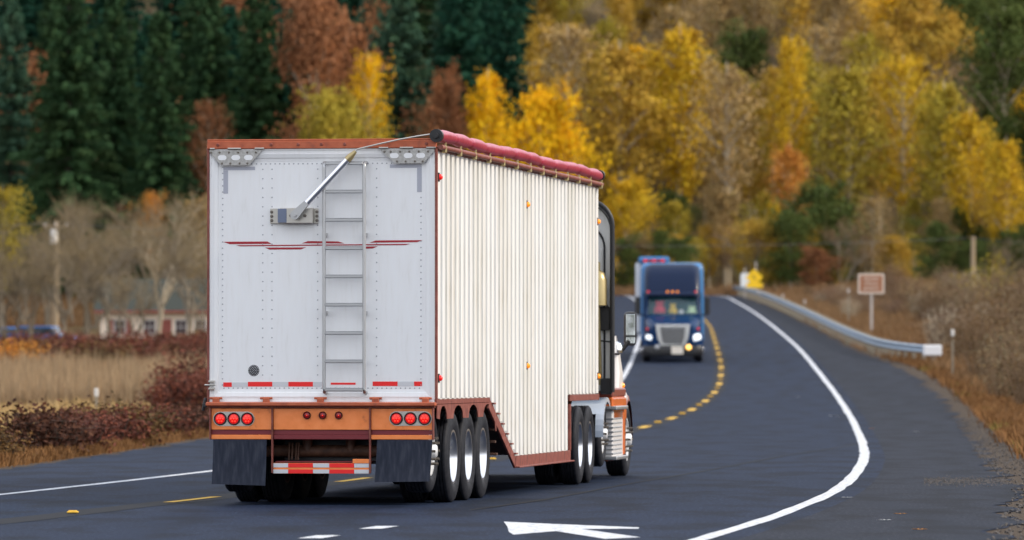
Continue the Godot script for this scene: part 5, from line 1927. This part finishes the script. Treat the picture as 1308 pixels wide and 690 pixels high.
func forest() -> void:
	leaf_mat("leaf_yellow", 0.86, 0.50, 0.012)
	leaf_mat("leaf_gold", 0.52, 0.33, 0.05)
	leaf_mat("leaf_ochre", 0.62, 0.40, 0.025)
	leaf_mat("leaf_tan", 0.38, 0.26, 0.11)
	leaf_mat("leaf_olive", 0.40, 0.31, 0.04)
	leaf_mat("leaf_russet", 0.30, 0.13, 0.06)
	leaf_mat("leaf_orange", 0.58, 0.25, 0.05)
	leaf_mat("leaf_green", 0.085, 0.115, 0.03)
	leaf_mat("needle", 0.024, 0.085, 0.05, 0.3)
	leaf_mat("needle_pale", 0.06, 0.125, 0.075, 0.3)
	leaf_mat("needle_warm", 0.042, 0.09, 0.036, 0.3)
	leaf_mat("twig_grey", 0.255, 0.195, 0.11, 0.2)
	leaf_mat("twig_purple", 0.19, 0.115, 0.09, 0.2)
	leaf_mat("twig_brown", 0.25, 0.15, 0.08, 0.2)
	leaf_mat("bramble", 0.10, 0.045, 0.03, 0.4)
	leaf_mat("bramble_red", 0.17, 0.06, 0.042, 0.4)
	leaf_mat("bramble_brown", 0.16, 0.095, 0.04, 0.4)
	mat("bark_grey", 0.23, 0.19, 0.14, 0.9)
	mat("stem_brown", 0.22, 0.15, 0.095, 0.9)
	mat("bark_dark", 0.06, 0.05, 0.042, 0.9)
	mat("bark_pale", 0.46, 0.39, 0.29, 0.9)
	var round_ := []
	var slim := []
	var sparse := []
	var firs := []
	var bare := []
	for k in 3:
		round_.append(broadleaf(100 + k, 12.0, 3.6, 0.2, 22, 7500, 0.17))
		slim.append(broadleaf(200 + k, 16.0, 2.3, 0.26, 30, 5600, 0.16, 0.5))
		sparse.append(broadleaf(300 + k, 15.0, 2.6, 0.3, 26, 3400, 0.15, 0.3))
		firs.append(fir(400 + k, 18.0, 4.6))
		bare.append(bare_tree(500 + k, 11.0, 2 + k % 2))
	back_trees = round_
	var names := {"fir": ["fir_tree", "dark green fir"], "yellow": ["maple_tree", "bright yellow maple"], "gold": ["poplar_tree", "golden poplar"], "tan": ["alder_tree", "tan half-bare alder"], "olive": ["poplar_tree", "olive yellow poplar"], "russet": ["maple_tree", "russet brown maple"], "orange": ["maple_tree", "orange maple"], "green": ["broadleaf_tree", "dull green broadleaf tree"], "bare": ["alder_tree", "bare grey alder"]}
	var put := func(kind: String, x: float, d: float, s: float, extra := "") -> void:
		var px := 654 + x / d * 7500
		var where := "at the hill foot" if d < 497 else ("midway up the hill" if d < 530 else "high on the hill")
		var label: String = names[kind][1] + " " + where + " " + column(px)
		if extra: label = extra
		var set_: Array
		var bark := "bark_grey"
		var leaf := "leaf_" + kind
		var sc := Vector3(s, s, s)
		var i := rng.randi() % 3
		match kind:
			"fir":
				set_ = firs[i]; bark = "bark_dark"; leaf = ["needle", "needle", "needle_warm", "needle_pale", "needle_warm"][rng.randi() % 5]
				sc.x *= rng.randf_range(0.9, 1.25); sc.z = sc.x
			"bare":
				set_ = bare[i]; leaf = "twig_grey" if rng.randf() < 0.6 else "twig_brown"; sc *= 1.25
			"gold": set_ = (slim if rng.randf() < 0.6 else round_)[i]; bark = "bark_pale"
			"olive": set_ = (slim if rng.randf() < 0.7 else sparse)[i]; bark = "bark_pale"
			"tan": set_ = (sparse if rng.randf() < 0.6 else slim)[i]; bark = "bark_pale"
			"green": set_ = round_[i]; bark = "bark_dark"
			_: set_ = round_[i]
		plant(names[kind][0], label, "tree", set_, x, d, sc, bark, leaf, "" if extra else "hillside trees: " + label)
	# the trees one would pick out first, where they stand: kind, picture column, distance, top, width (as photographed), form
	var stands := []
	var forms := {"round": [round_, 12.0, 3.6], "slim": [slim, 16.6, 2.5], "sparse": [sparse, 15.4, 2.8], "fir": [firs, 18.0, 4.6]}
	for e in [["russet", 408, 503.0, -4, 100, "round", "tall russet maple between the dark firs above the trailer's left half"], ["russet", 450, 512.0, 20, 70, "round", "russet maple half behind the tallest russet one"], ["russet", 566, 500.0, 92, 66, "round", "small russet maple beside the bright yellow one above the trailer"],
		["yellow", 621, 499.0, 66, 62, "slim", "bright yellow maple standing out above the trailer's right end"], ["yellow", 470, 499.0, 48, 50, "sparse", "slim yellow maple in front of the dark firs above the ladder"], ["yellow", 690, 490.0, 112, 110, "round", "golden yellow maple just above the tarp roll"], ["olive", 430, 494.0, 118, 96, "round", "olive yellow tree just above the trailer's ladder"],
		["orange", 1011, 492.0, 166, 52, "slim", "orange maple above the yellow diamond sign"], ["yellow", 991, 486.0, 246, 28, "slim", "small orange yellow sapling below the orange maple"], ["yellow", 865, 512.0, 6, 100, "slim", "bright yellow poplar above the blue truck"], ["yellow", 1010, 516.0, 22, 56, "slim", "yellow crown high above the orange maple"],
		["orange", 196, 488.0, 235, 40, "sparse", "small orange yellow tree above the cream house"], ["russet", 268, 501.0, 112, 60, "sparse", "thin orange brown maple between two firs left of the trailer"], ["green", 1050, 483.0, 232, 96, "round", "rounded dull green tree behind the brown sign"], ["russet", 1042, 477.0, 316, 50, "round", "low orange brown tree left of the brown sign"],
		["yellow", 801, 492.0, 225, 66, "round", "orange gold tree just right of the trailer's front"], ["olive", 1088, 505.0, 62, 92, "slim", "yellow green poplar above the brown sign"], ["yellow", 1152, 507.0, 52, 84, "sparse", "yellow poplar with pale trunk in the middle of the right hillside"], ["olive", 1205, 503.0, 84, 86, "slim", "yellow green poplar left of the right picture edge"],
		["yellow", 1243, 499.0, 118, 66, "slim", "yellow poplar rising over the bare utility pole"], ["yellow", 1288, 495.0, 160, 56, "slim", "golden yellow tree at the right picture edge"], ["green", 1288, 530.0, 0, 110, "round", "dark olive crown in the top right corner"], ["tan", 722, 512.0, 12, 110, "sparse", "tall tan poplar above the tarp roll's middle"], ["gold", 792, 510.0, 30, 100, "slim", "golden poplar above the tarp roll's far end"],
		["tan", 930, 500.0, 60, 100, "sparse", "tall tan poplar with pale leaning trunk right of the blue truck"],
		["fir", 205, 497.0, 2, 150, "fir", "tall pointed fir left of the trailer's top corner"], ["fir", 88, 493.0, -50, 200, "fir", "broad dark fir at the left"], ["fir", 14, 500.0, -20, 130, "fir", "dark fir at the left picture edge"], ["fir", 328, 507.0, -40, 160, "fir", "dark fir rising behind the trailer's left gusset"], ["fir", 512, 510.0, -40, 180, "fir", "dark fir above the trailer's ladder"], ["fir", 588, 516.0, -60, 180, "fir", "dark fir right of the ladder, behind the yellow maple"], ["fir", 145, 510.0, -40, 130, "fir", "dark fir between the two broad left ones"], ["fir", 648, 524.0, -60, 110, "fir", "dark fir at the edge of the golden slope"], ["fir", 476, 522.0, -70, 130, "fir", "dark fir behind the slim yellow maple"], ["fir", 268, 516.0, -50, 120, "fir", "dark fir over the trailer's top left corner"]]:
		rng.seed = int(e[1])
		var fx := across(e[1], e[2])
		var form: Array = forms[e[5]]
		var tall = (up_at(e[3], e[2]) - ground(fx, e[2])) / form[1]
		var wide: float = e[4] * e[2] / 7500.0 / 2.0 / form[2]
		plant(names[e[0]][0], e[6], "tree", form[0][rng.randi() % 3], fx, e[2], Vector3(wide, tall, wide), "bark_dark" if e[0] == "fir" else "bark_pale", ["needle", "needle_warm", "needle_pale"][int(e[1]) % 3] if e[0] == "fir" else "leaf_" + ("ochre" if e[0] == "yellow" and e[1] > 800 else e[0]), "")
		stands.append([e[1], e[2], e[4]])
	# the wood that fills the slope
	rng.seed = 77
	var row := 0
	var d := 486.0
	while d < 592.0:
		var half := d * 0.0872 + 24.0
		var n := int(2 * half / 5.0)
		for i in n:
			var x := -half + (i + 0.5 + rng.randf_range(-0.42, 0.42) + 0.25 * (row % 2)) * 2 * half / n
			var dd := d + rng.randf_range(-3.5, 3.5)
			var px := 654 + x / dd * 7500
			var crowded := false
			for q in stands:
				if absf(q[0] - px) < q[2] * 0.5 + 18 and dd < q[1] + 5: crowded = true
			var roll := rng.randf()
			var patch := noise.get_noise_2d(px * 0.25, dd * 0.9 + 300.0)
			var kind := "tan"
			if px < 345: kind = "fir" if roll < 0.86 else (["bare", "tan", "russet", "bare"][rng.randi() % 4])
			elif px < 440: kind = "fir" if roll < 0.5 else (["russet", "russet", "tan"][rng.randi() % 3])
			elif px < 665: kind = "fir" if roll < (1.0 if d > 505 else 0.45) else (["russet", "olive", "gold", "bare"][rng.randi() % 4])
			else:
				if d < 493: kind = ["green", "olive", "bare", "tan", "gold", "tan", "olive"][rng.randi() % 7]
				elif patch > 0.12: kind = "gold" if roll < 0.55 else ("yellow" if roll < 0.7 else "olive")
				elif patch > -0.12: kind = "olive" if roll < 0.45 else ("gold" if roll < 0.7 else "tan")
				else: kind = "tan" if roll < 0.55 else ("olive" if roll < 0.8 else ("bare" if roll < 0.92 else "green"))
				if px > 1230 and px < 1325 and d > 520 and roll < 0.6: kind = "green"
			var s := rng.randf_range(0.8, 1.2)
			if kind == "fir" and rng.randf() < 0.45: continue
			if px > 665: s *= 0.85
			if kind == "fir": s *= 1.0 if px < 665 else 0.8
			if d < 492: s *= 0.62
			if crowded:
				if kind == "fir" or kind == "bare": continue
				s *= 0.5 if px < 665 else 0.62
				if px > 665 and rng.randf() < 0.6: kind = ["green", "olive", "tan"][rng.randi() % 3]
			put.call(kind, x, dd, s)
		d += 9.5
		row += 1
	# low growth along the foot of the right-hand slope
	rng.seed = 83
	for i in 34:
		var ud := rng.randf_range(472, 500)
		var upx := 690.0 + 660.0 * (i + rng.randf()) / 34.0
		var kind: String = ["green", "olive", "tan", "green", "bare", "gold", "green"][rng.randi() % 7]
		put.call(kind, across(upx, ud), ud, rng.randf_range(0.34, 0.6))
	# leaning bare alders between the field and the hill, in front of the house
	rng.seed = 31
	for e in [[10, 352.0, 0.95, "bare alder at the left picture edge"], [45, 344.0, 0.8, "thin bare alder in front of the left blue car"], [78, 350.0, 0.9, "bare alder between the two blue cars and the house"], [112, 346.0, 1.0, "many-stemmed bare alder left of the cream house"], [140, 352.0, 1.1, "tall bare alder at the cream house's left corner"], [165, 340.0, 0.75, "crooked dark alder in front of the cream house"], [198, 350.0, 1.15, "forked pale alder in front of the cream house"], [236, 345.0, 0.95, "bare alder beside the trailer's left edge"], [258, 356.0, 0.9, "bare alder half hidden by the trailer's left edge"], [-20, 350.0, 0.9, "bare alder just outside the left picture edge"], [-70, 345.0, 0.9, "second bare alder outside the left picture edge"], [-120, 352.0, 1.0, "third bare alder outside the left picture edge"], [-170, 348.0, 0.9, "outermost bare alder left of the picture"]]:
		plant("alder_tree", e[3], "tree", bare[rng.randi() % 3], across(e[0], e[1]), e[1], Vector3.ONE * e[2] * 0.78, "bark_pale" if e[0] == 198 else "bark_grey", "twig_grey", "bare alders by the house")
	for e in [[2, 440.0, 0.75, "olive"], [60, 445.0, 0.85, "bare"], [120, 450.0, 0.9, "bare"], [175, 442.0, 0.95, "bare"], [230, 448.0, 0.8, "bare"], [262, 440.0, 0.7, "tan"], [95, 462.0, 0.9, "bare"], [150, 464.0, 1.0, "bare"], [205, 464.0, 0.9, "bare"], [30, 458.0, 0.9, "bare"]]:
		var kinds: String = e[3]
		var set_: Array = bare[rng.randi() % 3] if kinds == "bare" else sparse[rng.randi() % 3]
		plant("alder_tree", "half-bare %s alder behind the cream house" % {"tan": "tan", "olive": "olive", "bare": "grey"}[kinds] + " " + column(e[0]), "tree", set_, across(e[0], e[1]), e[1], Vector3.ONE * e[2], "bark_grey", "twig_grey" if kinds == "bare" else "leaf_" + kinds, "alders behind the house %s %s" % [kinds, column(e[0])])

func tuft(sd: int, blades: int, h: float, w: float, lean: float) -> ArrayMesh:
	rng.seed = sd
	var b := MB.new()
	b.colored = true
	for k in blades:
		var az := rng.randf() * TAU
		var p := Vector3(rng.randfn(), 0, rng.randfn()) * 0.14
		var o := Vector3(cos(az), 0, sin(az))
		var hh := h * rng.randf_range(0.5, 1.15)
		var e := p + o * lean * hh * rng.randf_range(0.2, 1.2) + Vector3.UP * hh
		var m := p.lerp(e, 0.55) + Vector3.UP * hh * 0.1
		var s := o.cross(Vector3.UP) * w
		b.tint = shade_of(rng.randf_range(0.6, 1.25), rng.randf_range(-0.08, 0.1))
		b.leaf(p - s, p + s, m + s * 0.7, m - s * 0.7)
		b.blade(m - s * 0.7, m + s * 0.7, e)
	return b.commit()

func scatter(called: String, label: String, category: String, mesh: Mesh, m: Material, spots: Array) -> void:
	var mm := MultiMesh.new()
	mm.transform_format = MultiMesh.TRANSFORM_3D
	mm.mesh = mesh
	mm.instance_count = spots.size()
	for i in spots.size():
		var s: Array = spots[i]
		mm.set_instance_transform(i, Transform3D(Basis(Vector3.UP, rng.randf() * TAU).scaled(Vector3.ONE * s[2]), Vector3(s[0], ground(s[0], s[1]) - 0.02, -s[1])))
	var o := MultiMeshInstance3D.new()
	o.name = numbered(called)
	o.multimesh = mm
	o.material_override = m
	add_child(o)
	tag(o, label, category, "", "stuff")

func meadow() -> void:
	leaf_mat("grass_orange", 0.23, 0.115, 0.045, 0.5)
	leaf_mat("grass_straw", 0.54, 0.37, 0.165, 0.5)
	leaf_mat("grass_bank", 0.24, 0.14, 0.07, 0.5)
	leaf_mat("grass_reed", 0.37, 0.26, 0.155, 0.5)
	leaf_mat("grass_green", 0.19, 0.18, 0.04, 0.5)
	var spots := []
	rng.seed = 41
	# rusty verge along the left edge
	for i in 5200:
		var d := rng.randf_range(60, 170)
		spots.append([asphalt_l(d) - 0.35 - absf(rng.randfn()) * 0.5, d, rng.randf_range(0.35, 0.85)])
	scatter("verge_grass", "rusty orange dead grass along the left road edge", "grass", tuft(1, 16, 0.32, 0.012, 0.9), M.grass_orange, spots)
	# straw field, then reeds
	spots = []
	for i in 13000:
		var d := rng.randf_range(105, 200)
		spots.append([asphalt_l(d) - 3.0 - rng.randf() * (38 if d > 150 else 24), d, rng.randf_range(0.6, 1.2)])
	scatter("straw_field", "pale straw grass field left of the road", "grass", tuft(2, 18, 0.5, 0.014, 0.7), M.grass_straw, spots)
	spots = []
	for i in 10500:
		var d := rng.randf_range(176, 236)
		spots.append([asphalt_l(d) - 6.0 - rng.randf() * 44, d, rng.randf_range(0.7, 1.25)])
	scatter("reed_bed", "tall brown reeds behind the straw field", "grass", tuft(3, 22, 1.05, 0.014, 0.25), M.grass_reed, spots)
	# right verge: rusty grass and some green beyond the gravel
	spots = []
	var green := []
	for i in 11000:
		var d := rng.randf_range(52, 330)
		var u := 0.7 + absf(rng.randfn()) * 2.6 - 0.3 * smooth(200, 260, d)
		var x := along(ASPHALT_R, d) + u
		if noise.get_noise_2d(x * 12.0, d * 4.0) > 0.28: green.append([x, d, rng.randf_range(0.4, 0.9)])
		else: spots.append([x, d, rng.randf_range(0.4, 1.2)])
	scatter("verge_grass", "rusty dead grass beyond the gravel on the right", "grass", tuft(4, 16, 0.36, 0.013, 0.8), M.grass_orange, spots)
	scatter("verge_grass", "green and yellow tufts beyond the gravel on the right", "grass", tuft(5, 16, 0.3, 0.014, 0.8), M.grass_green, green)
	spots = []
	for i in 6000:
		var d := rng.randf_range(180, 460)
		spots.append([along(ASPHALT_R, d) + 1.2 + rng.randf() * 14, d, rng.randf_range(0.6, 1.4)])
	scatter("bank_grass", "tawny long grass on the bank behind the guardrail", "grass", tuft(6, 18, 0.5, 0.014, 0.6), M.grass_bank, spots)
	spots = []
	for i in 4500:
		var d := rng.randf_range(455, 500)
		spots.append([rng.randf_range(-50, 55), d, rng.randf_range(0.8, 1.6)])
	scatter("hill_foot_grass", "yellowish long grass at the foot of the wooded hill", "grass", tuft(7, 18, 0.8, 0.018, 0.6), M.grass_bank, spots)
	# loose stones on the shoulder
	var st := MB.new()
	st.lathe([Vector2(0.0, 0.5), Vector2(0.5, 0.3), Vector2(0.75, 0.0), Vector2(0.5, -0.3)], 6)
	spots = []
	for i in 4200:
		var d := rng.randf_range(50, 150)
		var x := along(ASPHALT_R, d) - 0.15 + absf(rng.randfn()) * 1.3
		spots.append([x, d, rng.randf_range(0.008, 0.03)])
	# a tongue of gravel washed on to the asphalt
	for i in 900:
		var q := flat(rng.randf_range(1180, 1285), 615 + rng.randfn() * 2.6)
		spots.append([q.x, -q.z, rng.randf_range(0.008, 0.02)])
	var mm := MultiMesh.new()
	mm.transform_format = MultiMesh.TRANSFORM_3D
	mm.mesh = st.commit()
	mm.instance_count = spots.size()
	for i in spots.size():
		var s: Array = spots[i]
		var inside: bool = s[0] < along(ASPHALT_R, s[1]) + 1.5
		mm.set_instance_transform(i, Transform3D(Basis(Vector3(rng.randfn(), rng.randfn(), rng.randfn()).normalized(), rng.randf() * TAU).scaled(Vector3.ONE * s[2]), Vector3(s[0], (rise(s[1]) if inside else ground(s[0], s[1])) + s[2] * 0.2, -s[1])))
	var o := MultiMeshInstance3D.new()
	o.name = "loose_gravel"
	o.multimesh = mm
	o.material_override = mat("stone", 0.11, 0.1, 0.095, 0.9)
	add_child(o)
	tag(o, "loose grey stones on the right shoulder", "gravel", "", "stuff")
	# fallen leaves scattered on the shoulder, each one
	rng.seed = 5
	for e in [[1104, 519, "pale leaf on the right shoulder, farthest from the camera"], [1113, 553, "tan leaf on the shoulder below the farthest one"], [1170, 556, "pale leaf near the gravel edge of the shoulder"], [1112, 520, "brown leaf beside the farthest pale leaf"], [1150, 658, "orange leaf on the dark shoulder at the bottom right"], [1175, 678, "reddish leaf at the bottom of the right shoulder"], [1082, 637, "white scrap beside the right edge line"], [1130, 666, "pale scrap near the orange leaf"], [1125, 482, "white scrap near the guardrail's end"]]:
		var q := flat(e[0], e[1]) if e[1] > 540 else Vector3(across(e[0], 140.0), rise(140.0), -140.0 - (540 - e[1]) * 0.7)
		q.y = rise(-q.z)
		var b := MB.new()
		b.colored = true
		b.tint = Color.WHITE
		for k in 5:
			var an := TAU * k / 5
			b.leaf(Vector3(0, 0.012, 0), Vector3(cos(an - 0.3) * 0.05, 0.02, sin(an - 0.3) * 0.05), Vector3(cos(an) * 0.085, 0.016, sin(an) * 0.085), Vector3(cos(an + 0.3) * 0.05, 0.02, sin(an + 0.3) * 0.05))
		var lf := part(self, "fallen_leaf", b, M.sign_white if "white" in e[2] or "pale" in e[2] else M.leaf_orange)
		lf.position = q
		lf.rotation.y = rng.randf() * TAU
		tag(lf, e[2], "leaf", "scraps on the shoulder")
	# trees and verge behind the camera, which the mirrors and bright metal reflect
	rng.seed = 97
	for i in 56:
		var bx := -70.0 + 5.0 * (i % 28) + rng.randf_range(-1.5, 1.5) + 2.5 * (i / 28)
		var bt := plant("broadleaf_tree", "dull green tree in the tree line behind the viewer", "tree", back_trees[i % 3], bx, -70.0 - 12.0 * (i / 28) - rng.randf() * 8.0, Vector3.ONE * rng.randf_range(0.7, 1.0), "bark_dark", ["leaf_green", "leaf_green", "leaf_olive"][i % 3], "tree line behind the viewer")
		bt.position.y -= 1.9
	# bushes
	var br := []
	var thick := []
	for k in 3:
		br.append(bush(600 + k, 1.0, 1.0, 2600, 0.045, 46))
		thick.append(bush(700 + k, 2.2, 1.4, 1000, 0.05, 110))
	rng.seed = 51
	var n := 0
	for i in 36:
		var d := 68.0 + i * 2.4 + rng.randf_range(-1.5, 1.5)
		var x := asphalt_l(d) - 0.75 - rng.randf() * 1.3
		var px := 654 + x / d * 7500
		var kind: String = ["bramble", "bramble_red", "bramble", "bramble_brown", "bramble"][rng.randi() % 5]
		var tone: String = {"bramble": "dark", "bramble_red": "reddish", "bramble_brown": "brown"}[kind]
		n += 1
		plant("bramble_bush", "%s bramble bush on the left verge %s" % [tone, strip(px)], "bush", br[rng.randi() % 3], x, d, Vector3(1.1, 0.85, 1.1) * rng.randf_range(0.7, 1.15), "bark_dark", kind, "%s brambles on the left verge %s" % [tone, strip(px)], "foliage", "stems")
	n = 0
	for i in 84:
		var d := 238.0 + rng.randf() * 60.0
		var px := -230 + 520.0 * (i + rng.randf()) / 84.0
		var kind: String = ["bramble", "bramble_red", "bramble_brown", "bramble_red"][rng.randi() % 4]
		var tone: String = {"bramble": "dark", "bramble_red": "dark red", "bramble_brown": "brown"}[kind]
		plant("bramble_bush", "%s bramble thicket beyond the reeds %s" % [tone, strip(px)], "bush", br[rng.randi() % 3], across(px, d), d, Vector3(2.0, 1.5, 2.0) * rng.randf_range(0.7, 1.15), "bark_dark", kind, "%s brambles beyond the reeds %s" % [tone, strip(px)], "foliage", "stems")
	for i in 7:
		var d := 150.0 + rng.randf() * 50.0
		var px := 232.0 + rng.randf() * 50.0
		plant("bramble_bush", "reddish bramble bush in the straw field beside the trailer", "bush", br[rng.randi() % 3], across(px, d), d, Vector3(1.5, 1.5, 1.5) * rng.randf_range(0.8, 1.1), "bark_dark", "bramble_red", "brambles in the straw field", "foliage", "stems")
	plant("bramble_bush", "orange yellow bush at the left picture edge beyond the reeds", "bush", br[0], across(16, 236.0), 236.0, Vector3(1.8, 1.6, 1.8), "bark_dark", "leaf_orange", "", "foliage", "stems")
	for i in 34:
		var d := 255.0 + rng.randf() * 160.0
		var x := along(ASPHALT_R, d) + 4.0 + rng.randf() * 9.0
		var px := 654 + x / d * 7500
		if px > 1090 and px < 1136 and d < 292: continue
		plant("thicket_bush", "purplish brown low brush on the bank behind the guardrail %s" % column(px), "bush", thick[rng.randi() % 3], x, d, Vector3(0.8, 0.55, 0.8) * rng.randf_range(0.8, 1.2), "stem_brown", "twig_purple", "purplish brush %s" % column(px), "foliage", "stems")
	n = 0
	for i in 80:
		var d := 215.0 + pow(rng.randf(), 1.2) * 230.0
		var off := 5.0 + rng.randf() * 22.0
		if d > 240: off = 3.0 + rng.randf() * 18.0
		var x := along(ASPHALT_R, d) + off
		var px := 654 + x / d * 7500
		if px > 1390 or (px > 1085 and px < 1140 and d < 292): continue
		var kind: String = ["twig_brown", "twig_grey", "bramble_brown", "twig_brown", "bramble"][rng.randi() % 5]
		n += 1
		plant("thicket_bush", "%s thicket bush behind the guardrail %s" % [{"twig_brown": "brown leafless", "twig_grey": "grey leafless", "bramble_brown": "brown leaved", "bramble": "dark leaved"}[kind], column(px)], "bush", thick[rng.randi() % 3], x, d, Vector3.ONE * rng.randf_range(0.7, 1.15) * (1.0 if px > 1130 else 0.62), "bark_pale" if rng.randf() < 0.3 else "stem_brown", kind, "%s thicket %s" % [kind.replace("_", " "), column(px)], "foliage", "stems")
	# tall scrub at the far right, nearer the camera
	for e in [[1290, 175.0, 1.2], [1262, 205.0, 1.3], [1310, 200.0, 1.5], [1240, 235.0, 1.3], [1285, 230.0, 1.5], [1325, 165.0, 1.2], [1300, 255.0, 1.7], [1262, 262.0, 1.6], [1235, 290.0, 1.7], [1300, 300.0, 1.9], [1265, 320.0, 1.9], [1200, 310.0, 1.5], [1330, 230.0, 1.6], [1215, 350.0, 1.6], [1175, 340.0, 1.4]]:
		var kind: String = ["twig_brown", "twig_grey", "leaf_olive", "bramble_brown", "leaf_tan"][rng.randi() % 5]
		var tone: String = {"twig_brown": "brown leafless", "twig_grey": "grey leafless", "leaf_olive": "olive leaved", "bramble_brown": "dark brown", "leaf_tan": "tan leaved"}[kind] + " tall scrub bush at the right picture edge, " + ("nearest the camera" if e[1] < 210 else ("a little farther off" if e[1] < 270 else "farthest back"))
		plant("thicket_bush", tone, "bush", thick[rng.randi() % 3], across(e[0], e[1]), e[1], Vector3.ONE * e[2] * 0.8, "stem_brown", kind, tone, "foliage", "stems")
